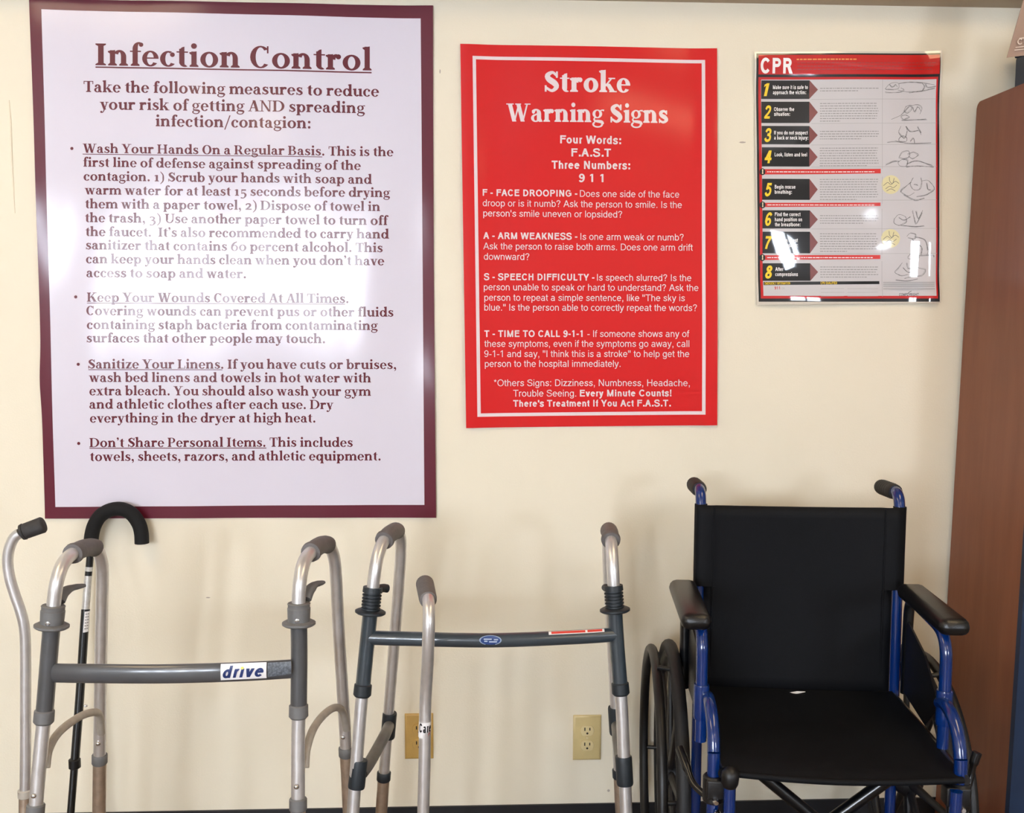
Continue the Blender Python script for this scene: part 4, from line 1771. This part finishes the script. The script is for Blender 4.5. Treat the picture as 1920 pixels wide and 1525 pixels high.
CBB = [at(p[0], p[1], p[2]) for p in ((920, 1201, BF + .018), (1080, 1195, BF + .008), (1155, 1190, BF))]
CBP = cr([at(*p) for p in [(690, 1196, BF), (760, 1198, BF + .008), (920, 1201, BF + .018), (1080, 1195, BF + .008), (1155, 1190, BF)]], 12)


def on_bar(px0, px1, a0, a1, name, material, d, parent):
    xa, xb = at(px0, 1193, BF + .01).x, at(px1, 1193, BF + .01).x

    def f(u, v):
        x = xa + (xb - xa) * u
        for i in range(len(CBP) - 1):
            if CBP[i].x <= x <= CBP[i + 1].x:
                p = CBP[i].lerp(CBP[i + 1], (x - CBP[i].x) / (CBP[i + 1].x - CBP[i].x))
                break
        a = R(a0 + (a1 - a0) * v)
        return Vector((p.x, p.y - (.0140 + d) * math.cos(a), p.z + (.0148 + d) * math.sin(a)))
    return MB().grid(f, 14, 4).build(name, material, parent)


lab = on_bar(1028, 1133, 78, 44, 'warning_label', WHITEP, .0005, walkerB)
on_bar(1033, 1097, 73, 50, 'red_print', REDINK, .0009, lab)
on_bar(1101, 1129, 73, 50, 'red_print', REDINK, .0009, lab)

# ------------------------------------------------------------------ canes
def cane_tip_base(t, foot, r, quad=True):
    """small quad base under a standing cane"""
    z = foot.z
    m = MB()
    hub = Vector((foot.x, foot.y, .085))
    MB().lathe(hub + Vector((0, 0, -.02)), hub + Vector((0, 0, .03)), [(0, .018), (.3, .018), (1, r + .003)], 16).build('base_hub', BLKPL, t)
    for (dx, dy) in ((-.07, -.09), (.07, -.09), (-.07, .09), (.07, .09)):
        e = Vector((foot.x + dx, foot.y + dy, .03))
        MB().tube(cr([hub, hub.lerp(e, .55) + Vector((0, 0, .012)), e], 5), .007, 10).build('base_leg', ALUD, t)
        MB().lathe(Vector((e.x, e.y, 0)), e + Vector((0, 0, .006)), [(0, .015), (.2, .016), (.6, .012), (1, .010)], 14).build('rubber_tip', RUBBER, t)


# offset cane beside the left walker
pts = [(38, 1000, .38), (28, 1007, .38), (19, 1024, .38), (14.5, 1050, .38), (18, 1082, .38), (28, 1116, .38), (39, 1148, .38), (46, 1180, .38), (48, 1225, .38), (48, 1300, .38), (48, 1400, .38), (47, 1500, .38)]
A = apath(pts, 6)
foot = to_floor(A[-12], A[-1], .07)
t = thing('offset_cane', 'tan metal offset cane with dark grip at the far left', 'cane', (foot.x, foot.y, 0))
MB().tube(A + [foot], .0108, 18).build('shaft', ALU, t)
ga, gb = at(40, 999, .38), at(84, 983, .375)
MB().lathe(ga, gb, [(0, .0135), (.02, .0165), (.12, .0175), (.14, .0155), (.2, .0165), (.9, .0172), (.96, .015), (1, .009)], 20).build('hand_grip', DGRIP, t)
zr = at(47, 1489, .38).z
q = Vector((foot.x, foot.y, zr))
lo = between(A + [foot], zr, .08)
MB().tube(lo, .0125, 18).build('lower_shaft', ALUD, t)
MB().lathe(lo[0] + Vector((0, 0, .010)), lo[0] - Vector((0, 0, .008)), [(0, .0125), (.1, .0145), (.9, .0145), (1, .0125)], 18).build('locking_ring', BRACE, t)
cane_tip_base(t, foot, .0125)

# offset cane in front of the middle walker
pts = [(801, 1112, .585), (803, 1124, .612), (804, 1142, .638), (804, 1170, .650), (803, 1205, .648), (802, 1240, .638), (800, 1275, .622), (798, 1310, .612), (797, 1350, .610), (796, 1430, .612), (794, 1510, .614)]
A = apath(pts, 6)
foot = to_floor(A[-8], A[-1], .07)
t = thing('offset_cane', 'silver offset cane with grey grip standing before the middle walker', 'cane', (foot.x, foot.y, 0))
MB().tube(A + [foot], .0115, 20).build('shaft', ALU, t)
ga, gb = at(803, 1126, .612), at(796, 1092, .50)
MB().lathe(ga, gb, [(0, .0140), (.015, .0162), (.1, .0170), (.9, .0178), (.97, .015), (1, .010)], 22).build('hand_grip', GRIP, t)


def cyl_label(y0, y1, xc, off, r, a0, a1, name, material, d, parent, nn=10):
    p0, p1 = at(xc, y0, off), at(xc - 1, y1, off)

    def f(u, v):
        a = R(a0 + (a1 - a0) * u)
        c = p0.lerp(p1, v)
        return Vector((c.x + (r + d) * math.sin(a), c.y - (r + d) * math.cos(a), c.z))
    return MB().grid(f, nn, 3).build(name, material, parent), f


lb, f = cyl_label(1352, 1381, 797, .610, .0115, -85, 85, 'brand_label', WHITEP, .0003, t)
vs, fs = fine(sans('Care', .17), .1)
hi = max(v[0] for v in vs)
MB().add([f(.13 + x / hi * .80, .62 - y * .80) + Vector((0, -.0005 - k_ * 3e-5, 0)) for x, y, k_ in vs], fs).build('brand_lettering', BLKINK, lb, smooth=False, recalc=False)
m = MB()
for (u, v) in ((.80, .82), (.9, .78)):
    m.add([f(u + .075 * math.cos(R(30 * k)), v + .16 * math.sin(R(30 * k))) + Vector((0, -.0005, 0)) for k in range(12)], [tuple(range(12))])
m.build('red_mark', REDINK, lb, smooth=False)
cane_tip_base(t, foot, .0115)

# black crook cane leaning on the wall
pts = [(266, 1019, .034), (265, 1000, .034), (260, 982, .034), (247, 964, .034), (229, 955, .034), (209, 956, .034), (190, 966, .034), (178, 983, .034), (172, 1004, .035), (170, 1030, .036)]
crook = apath(pts, 6)
pts2 = [(170, 1030, .036), (168, 1055, .038), (163, 1110, .045), (158, 1180, .058), (150, 1300, .085), (140, 1432, .12), (133, 1520, .145)]
sh = apath(pts2, 6)
foot = to_floor(sh[-8], sh[-1], .01)
t = thing('crook_cane', 'black cane with curved foam crook handle leaning under the poster corner', 'cane', (foot.x, foot.y, 0))
MB().tube(crook, .0168, 20).build('crook_handle', FOAM, t)
full = sh + [foot]
zlab = at(160, 1143, .05).z
MB().tube(between(full, full[0].z + .001, zlab), .0085, 16).build('upper_shaft', BLKMET, t)
low = between(full, zlab, at(139, 1432, .12).z)
MB().tube(low, .0102, 16).build('outer_shaft', BLKMET, t)
lo2 = between(full, at(139, 1432, .12).z, .012)
MB().tube(lo2, .0086, 16).build('lower_shaft', BLKMET, t)
MB().lathe(low[-1] + Vector((0, 0, .012)), low[-1] - Vector((0, 0, .012)), [(0, .0105), (.1, .0138), (.9, .0138), (1, .0105)], 18).build('locking_ring', BLKPL, t)
MB().lathe(foot, foot + (full[-2] - foot).normalized() * .05, [(0, .017), (.15, .018), (.5, .013), (1, .0115)], 16).build('rubber_tip', RUBBER, t)
bp = between(full, at(167, 1063, .039).z, at(167, 1071, .04).z)
MB().tube([bp[0], bp[-1]], .0092, 16).build('pale_band', SILVER, t)
bp = between(full, at(164, 1080, .042).z, at(161, 1142, .05).z)
MB().tube([bp[0], bp[-1]], .0089, 16).build('silver_sleeve', SILVER, t)
for k, (y0, y1, a0, a1) in enumerate(((1145, 1184, 5, 80),)):
    p0, p1 = at(161, y0, .052), at(158, y1, .059)

    def f(u, v):
        a = R(a0 + (a1 - a0) * u)
        c = p0.lerp(p1, v)
        return Vector((c.x + .0106 * math.sin(a), c.y - .0106 * math.cos(a), c.z))
    lb = MB().grid(f, 6, 3).build('care_label', WHITEP, t)
    m = MB()
    for r_ in range(6):
        for c_ in range(2):
            u0, v0 = .15 + .36 * c_, .1 + .14 * r_
            m.add([f(u, v) + Vector((.0002, -.0003, 0)) for u, v in ((u0, v0), (u0 + .28, v0), (u0 + .28, v0 + .05), (u0, v0 + .05))], [(0, 1, 2, 3)])
    m.build('fine_print', K_GRY, lb, smooth=False)
q = at(155, 1324, .085)
MB().lathe(q + Vector((.004, 0, 0)), q + Vector((.012, 0, 0)), [(0, .0028), (.7, .0028), (1, .0015)], 10).build('push_button', CHROME, t)

# ------------------------------------------------------------------ wheelchair
WO = Vector((.722, -.335, 0))
WY = R(-6.03)
WF = Vector((math.sin(WY), -math.cos(WY), 0))      # towards the seat front
WR = Vector((math.cos(WY), math.sin(WY), 0))       # to the picture's right


def L(x, s, z):
    return WO + WR * (x * .985) + WF * s + Vector((0, 0, z + .012 * min(1.0, max(0.0, z - .32) / .15)))


wc = thing('wheelchair', 'folding wheelchair with black nylon seat and glossy blue frame', 'wheelchair', WO)
TRW = .0118
sides = {-1: 'left', 1: 'right'}
for sg in (-1, 1):
    X = -.213 if sg < 0 else .219
    # rear post with push handle
    post = cr([L(X, .01, .14), L(X, .008, .40), L(X, .004, .60), L(X, 0, .80), L(X, 0, .885)], 4) + cr([L(X, -.002, .902), L(X, -.010, .922), L(X, -.028, .932), L(X, -.055, .932)], 4)
    MB().tube(post, TRW, 16).build('back_post', BLUE, wc)
    g = MB()
    pr = [(0, .0150), (.04, .0168)]
    for k in range(6):
        a = .14 + k * .13
        pr += [(a, .0165), (a + .05, .0178), (a + .1, .0165)]
    pr += [(.95, .0168), (1, .013)]
    g.lathe(L(X, -.034, .931), L(X, -.142, .925), pr, 18)
    g.build('push_grip', RUBBER, wc)
    # arm rest: pad, blue arm tube, panel
    Xa = -.244 if sg < 0 else .218
    pad = MB()
    pad.rbox(L(-.258 if sg < 0 else .226, .195, .738), WF, WR, (0, 0, 1), .135, .029, .017, .0160)
    pad.build('arm_pad', VINYL, wc)
    Xr = -.246 if sg < 0 else .238
    MB().tube(cr([L(Xr, .024, .50), L(Xr, .024, .60), L(Xr, .028, .68), L(Xr, .040, .708), L((Xr + Xa) / 2, .08, .721)], 5), .0108, 16).build('arm_rear_post', BLKMET, wc)
    arm = cr([L((Xr + Xa) / 2, .08, .721), L(Xa * .7 + Xr * .3, .14, .721), L(Xa, .25, .721), L(Xa, .285, .712), L(Xa, .302, .690), L(Xa, .306, .66), L(Xa, .306, .60), L(Xa, .306, .50)], 5)
    MB().tube(arm, .0112, 16).build('arm_tube', BLUE, wc)
    sk = MB()
    Xs = lambda a: (-.236 if sg < 0 else .234 - .022 * (a - .03) / .25)
    poly = [(.032, .505), (.032, .655), (.048, .664), (.19, .640), (.285, .590), (.285, .560), (.215, .505)]
    n = len(poly)
    vs = [L(Xs(a) - .002, a, b) for a, b in poly] + [L(Xs(a) + .002, a, b) for a, b in poly]
    sk.add(vs, [tuple(range(n)), tuple(range(2 * n - 1, n - 1, -1))] + [(k, (k + 1) % n, n + (k + 1) % n, n + k) for k in range(n)])
    sk.build('skirt_guard', BLKPL, wc, smooth=False)
    # front seat frame: curved blue tube down to the clamp, black clamp, front post
    Xf = -.233 if sg < 0 else .212
    fr = cr([L(Xf, .300, .585), L(Xf, .325, .592), L(Xf, .365, .584), L(Xf, .395, .560), L(Xf, .410, .525), L(Xf, .414, .48), L(Xf, .414, .13)], 6)
    MB().tube(fr, TRW, 16).build('front_frame', BLUE, wc)
    MB().lathe(L(Xa, .306, .545), L(Xa, .306, .612), [(0, .0142), (.05, .0150), (.95, .0150), (1, .0142)], 18).build('arm_socket', BLUE, wc)
    MB().lathe(L(Xf, .414, .482), L(Xf, .414, .435), [(0, .0165), (.06, .019), (.94, .019), (1, .0165)], 18).build('clamp', BLKPL, wc)
    MB().rbox(L(Xf - sg * .008, .418, .462), WR, WF, (0, 0, 1), .022, .016, .018, .004).build('hinge_block', BLKPL, wc)
    for (dz, dx_) in ((.040, .006), (.018, .002)):
        MB().lathe(L(Xf - sg * dx_, .43, .462 - dz), L(Xf - sg * dx_, .442, .462 - dz), [(0, .006), (.7, .006), (1, .004)], 10).build('bolt', CHROME, wc)
    # leg rest hanger
    hg = cr([L((-.207 if sg < 0 else .196), .440, .478), L((-.207 if sg < 0 else .196), .440, .40), L((-.207 if sg < 0 else .196), .45, .33), L((-.205 if sg < 0 else .195), .52, .22), L(sg * .20, .60, .13), L(sg * .2, .61, .10)], 6)
    MB().tube(hg, .0108, 16).build('legrest_hanger', BLUE, wc)
    bl = MB()
    bl.lathe(L((-.207 if sg < 0 else .196), .440, .472), L((-.207 if sg < 0 else .196), .440, .510), [(0, .0115), (.2, .0150), (.5, .0165), (.75, .0150), (.93, .009), (1, .003)], 18)
    if sg < 0:
        bl.build('hanger_cap', BLKPL, wc)
    fp = MB()
    fp.rbox(L(sg * .105, .62, .095), WR, WF, (0, 0, 1), .095, .075, .007, .005)
    fp.build('footplate', BLKPL, wc)
    # rails of the seat and lower frame
    MB().tube([L(sg * .215, .0, .485), L(sg * .215, .20, .488), L(sg * .215, .425, .490)], .0112, 14).build('seat_rail', BLKMET, wc)
    MB().tube([L(sg * .226, .0, .145), L(sg * .228, .414, .145)], .0112, 14).build('lower_rail', BLUE, wc)
    # wheel: tyre, rim, hand rim, hub, spokes
    Xw = -.270 if sg < 0 else .258
    Xh = -.311 if sg < 0 else .298
    c = L(Xw, .0, .300)
    MB().ring(c, WR, .284, .0145, 72, 12).build('tyre', RUBBER, wc)
    rim = MB()
    rim.ring(c, WR, .268, .010, 72, 10)
    rim = rim.build('wheel_rim', BLKPL, wc)
    hr = MB().ring(L(Xh, .0, .302), WR, .274, .0108, 72, 12).build('hand_rim', BLKPL, wc)
    for k in range(6):
        a = R(60 * k + 12)
        p = (math.cos(a) * .274, math.sin(a) * .274)
        MB().tube([L(Xh, p[0], .305 + p[1]), L(Xw, p[0] * .975, .305 + p[1] * .975)], .005, 10).build('rim_stud', BLKPL, hr)
    MB().lathe(L(Xw - sg * .03, 0, .305), L(Xw + sg * .03, 0, .305), [(0, .02), (.3, .034), (.7, .034), (1, .018)], 20).build('hub', BLKPL, wc)
    for k in range(8):
        a = R(45 * k + 9)
        MB().tube([L(Xw, math.cos(a) * .03, .305 + math.sin(a) * .03), L(Xw, math.cos(a) * .15, .305 + math.sin(a) * .15), L(Xw, math.cos(a) * .262, .305 + math.sin(a) * .262)], [.012, .009, .008], 10, flat=.7).build('spoke', BLKPL, wc)
    # caster
    cc = L(sg * .222, .43, .10)
    MB().ring(cc, WR, .084, .016, 36, 10).build('caster_tyre', RUBBER, wc)
    MB().lathe(cc - WR * .016, cc + WR * .016, [(0, .05), (.2, .07), (.8, .07), (1, .05)], 24).build('caster_hub', BLKPL, wc)
    for e in (-1, 1):
        MB().tube([cc + WR * (.022 * e), L(sg * .222, .425, .16) + WR * (.022 * e), L(sg * .222, .418, .215) + WR * (.016 * e)], .006, 10).build('caster_fork', BLKPL, wc)
    MB().lathe(L(sg * .222, .418, .205), L(sg * .222, .418, .30), [(0, .026), (.2, .026), (.25, .018), (1, .018)], 16).build('caster_stem', BLKPL, wc)
    # brake lever
    bk = MB()
    if sg < 0:
        bk.tube(cr([L(-.284, .30, .482), L(-.272, .335, .458), L(-.262, .36, .440), L(-.236, .39, .428)], 5), [.0085] * 6 + [.0065] * 10, 12)
    else:
        bk.tube(cr([L(.262, .36, .515), L(.256, .36, .495), L(.252, .36, .470), L(.240, .37, .440)], 5), [.0085] * 6 + [.0065] * 10, 12)
    bk.build('brake_lever', BLKMET, wc)
    # cross brace
    MB().tube([L(sg * .200, .26 + .016 * sg, .478), L(-sg * .212, .26 + .016 * sg, .16)], .0125, 14).build('cross_brace', BLKMET, wc)
MB().lathe(L(0, .215, .322), L(0, .305, .322), [(0, .008), (.1, .011), (.9, .011), (1, .008)], 14).build('pivot_bolt', CHROME, wc)


def seat_fn(u, v):
    x = -.218 + .430 * u
    s_ = .015 + .415 * v
    z = .503 - .014 * (1 - (x / .222) ** 2) * (0.5 + .5 * math.sin(math.pi * min(1, v * 1.1))) + .003 * math.sin(v * 9 + u * 4)
    if v > .94:
        z -= .007 * ((v - .94) / .06)
    return L(x, s_, z)


MB().grid(seat_fn, 24, 24, (0, 0, -.007)).build('seat', CLOTH, wc)
MB().tube([seat_fn(k / 24, 1.0) + Vector((0, 0, -.003)) for k in range(25)], .0058, 10).build('seat_front_hem', CLOTH, wc)


def back_fn(u, v):
    x = -.222 + .444 * u
    z = .905 - .425 * v
    half = .2245 if v < .425 else .205
    x = x / .222 * half
    s_ = .013 - .020 * (1 - (x / .225) ** 2) * math.sin(math.pi * min(1, .25 + v * .7))
    if abs(x) > .19 and v < .425:
        s_ = .013
    return L(x, s_, z - .004 * (1 - (x / .225) ** 2) * (1 - v))


rows_ = [0, .06, .12, .2, .28, .36, .42, .4251, .5, .6, .7, .8, .9, 1.0]
m = MB()
nu = 28
vs = [back_fn(i / nu, v) for v in rows_ for i in range(nu + 1)]
n = len(vs)
fs = [(j * (nu + 1) + i, j * (nu + 1) + i + 1, (j + 1) * (nu + 1) + i + 1, (j + 1) * (nu + 1) + i) for j in range(len(rows_) - 1) for i in range(nu)]
m.add(vs, fs)
bk_ = m.build('backrest', CLOTH, wc)
so = bk_.modifiers.new('thickness', 'SOLIDIFY')
so.thickness = .004
so.offset = 0
for sg in (-1, 1):
    X = -.213 if sg < 0 else .219
    MB().tube([L(X, 0, .905), L(X, 0, .80), L(X, .001, .728)], .0138, 18).build('back_sleeve', CLOTH, wc)
    MB().tube([L(sg * .186, .0125, .900), L(sg * .186, .012, .75), L(sg * .186, .010, .50)], .0022, 8).build('back_seam', CLOTH, wc)
# added white patch for the bright wall showing between back and seat
m = MB()
p = [L(-.020, .032, .4955), L(.002, .029, .4985), L(.020, .031, .4990), L(-.002, .036, .4960)]
m.add(p + [q + Vector((0, 0, .0012)) for q in p], [(3, 2, 1, 0), (4, 5, 6, 7), (0, 1, 5, 4), (1, 2, 6, 5), (2, 3, 7, 6), (3, 0, 4, 7)])
m.build('light_gap_patch', WHITEP, wc, smooth=False)

# ------------------------------------------------------------------ bookcase on the right with a box and a card on top
BX, BT = 1.236, 1.842


def shear(x, y, z):
    return (x + (z - BT) * .0165, y, z)


bc = thing('bookcase', 'tall brown wood veneer bookcase standing by the wheelchair', 'bookcase', (BX + .38, -.17, 0))
poly = []
for a in range(0, 91, 15):
    poly.append((-.020 - .018 * (1 - math.sin(R(a))) * 0 - .018 + .018 * math.cos(R(a)), BT - .018 + .018 * math.sin(R(a))))
poly += [(-.330, BT), (-.345, BT - .015), (-.345, 0), (-.020, 0)]
n = len(poly)
m = MB()
m.add([shear(BX, y, z) for y, z in poly] + [shear(BX + .02, y, z) for y, z in poly], [tuple(range(n)), tuple(range(2 * n - 1, n - 1, -1))] + [(k, (k + 1) % n, n + (k + 1) % n, n + k) for k in range(n)])
m.build('side_panel', WOOD, bc, smooth=False)
MB().box(BX + .74, BX + .76, -.345, -.02, 0, BT, shear).build('side_panel', WOOD, bc, smooth=False)
MB().box(BX + .02, BX + .74, -.028, -.020, .04, BT - .03, shear).build('back_panel', WOOD, bc, smooth=False)
MB().box(BX + .02, BX + .74, -.340, -.028, BT - .03, BT - .01, shear).build('top_board', WOOD, bc, smooth=False)
for z in (.06, .72, 1.1, 1.46):
    MB().box(BX + .02, BX + .74, -.33, -.028, z, z + .02, shear).build('shelf', WOOD, bc, smooth=False)
d = MB().box(BX - .001, BX + .761, -.363, -.346, .02, .95, shear).build('door', NAVY, bc, smooth=False)
MB().lathe(shear(BX + .70, -.363, .6), shear(BX + .70, -.39, .6), [(0, .006), (.6, .006), (.7, .013), (1, .010)], 14).build('knob', CHROME, d)

p = at(1905, 90, .05)
hb = p.z - BT
bxo = thing('storage_box', 'navy blue box on top of the bookcase', 'box', (p.x + .2, -.16, BT))
MB().rbox((p.x + .2, -.17, BT + hb * .4), (1, 0, 0), (0, 1, 0), (0, 0, 1), .2, .12, hb * .4, .004).build('box_body', NAVY, bxo)
MB().rbox((p.x + .2, -.17, BT + hb * .9), (1, 0, 0), (0, 1, 0), (0, 0, 1), .202, .122, hb * .1, .003).build('box_lid', NAVY, bxo)

# tan card hanging over the box corner
OC = .298
cq = [(1888, 108), (1990, 97), (2010, -40), (1934, -52)]
P = [at(x, y, OC) for x, y in cq]
cd = thing('hanging_card', 'tan printed card hanging in the upper right corner above the bookcase', 'card', (P[0] + P[1]) / 2)
m = MB()
m.grid(lambda u, v: P[0].lerp(P[1], u).lerp(P[3].lerp(P[2], u), v) + Vector((0, -.004 * math.sin(u * 3), 0)), 8, 8, (0, .0015, 0))
m.build('card_sheet', TAN, cd)
for u in (.12, .88):
    q = P[3].lerp(P[2], u)
    MB().tube([q + Vector((0, 0, -.004)), Vector((q.x, q.y, ZC))], .0009, 8).build('hanging_string', WHITEP, cd)
CINK = mat('pale_card_ink', (206, 190, 178), .5)
m = MB()
vs, fs = sans('CURE', .13)
m.add([at(1907 + x * 15.5, 84 - x * 2 - y * 15, OC + .0062 + k_ * 3e-5) for x, y, k_ in vs], fs)
m.build('lettering', CINK, cd, smooth=False, recalc=False)
m = MB()
for (a, b, yy) in ((1904, 1960, 89), (1902, 1960, 94)):
    m.add([at(a, yy - .8, OC + .0062), at(b, yy - 6.8, OC + .0062), at(b, yy - 5.4, OC + .0062), at(a, yy + .8, OC + .0062)], [(0, 1, 2, 3)])
for (a, b, yy) in ((1911, 1960, 72),):
    m.add([at(a, yy - 1, OC + .0062), at(b, yy - 6, OC + .0062), at(b, yy - 4, OC + .0062), at(a, yy + 1, OC + .0062)], [(0, 1, 2, 3)])
m.build('print_lines', CINK, cd, smooth=False)
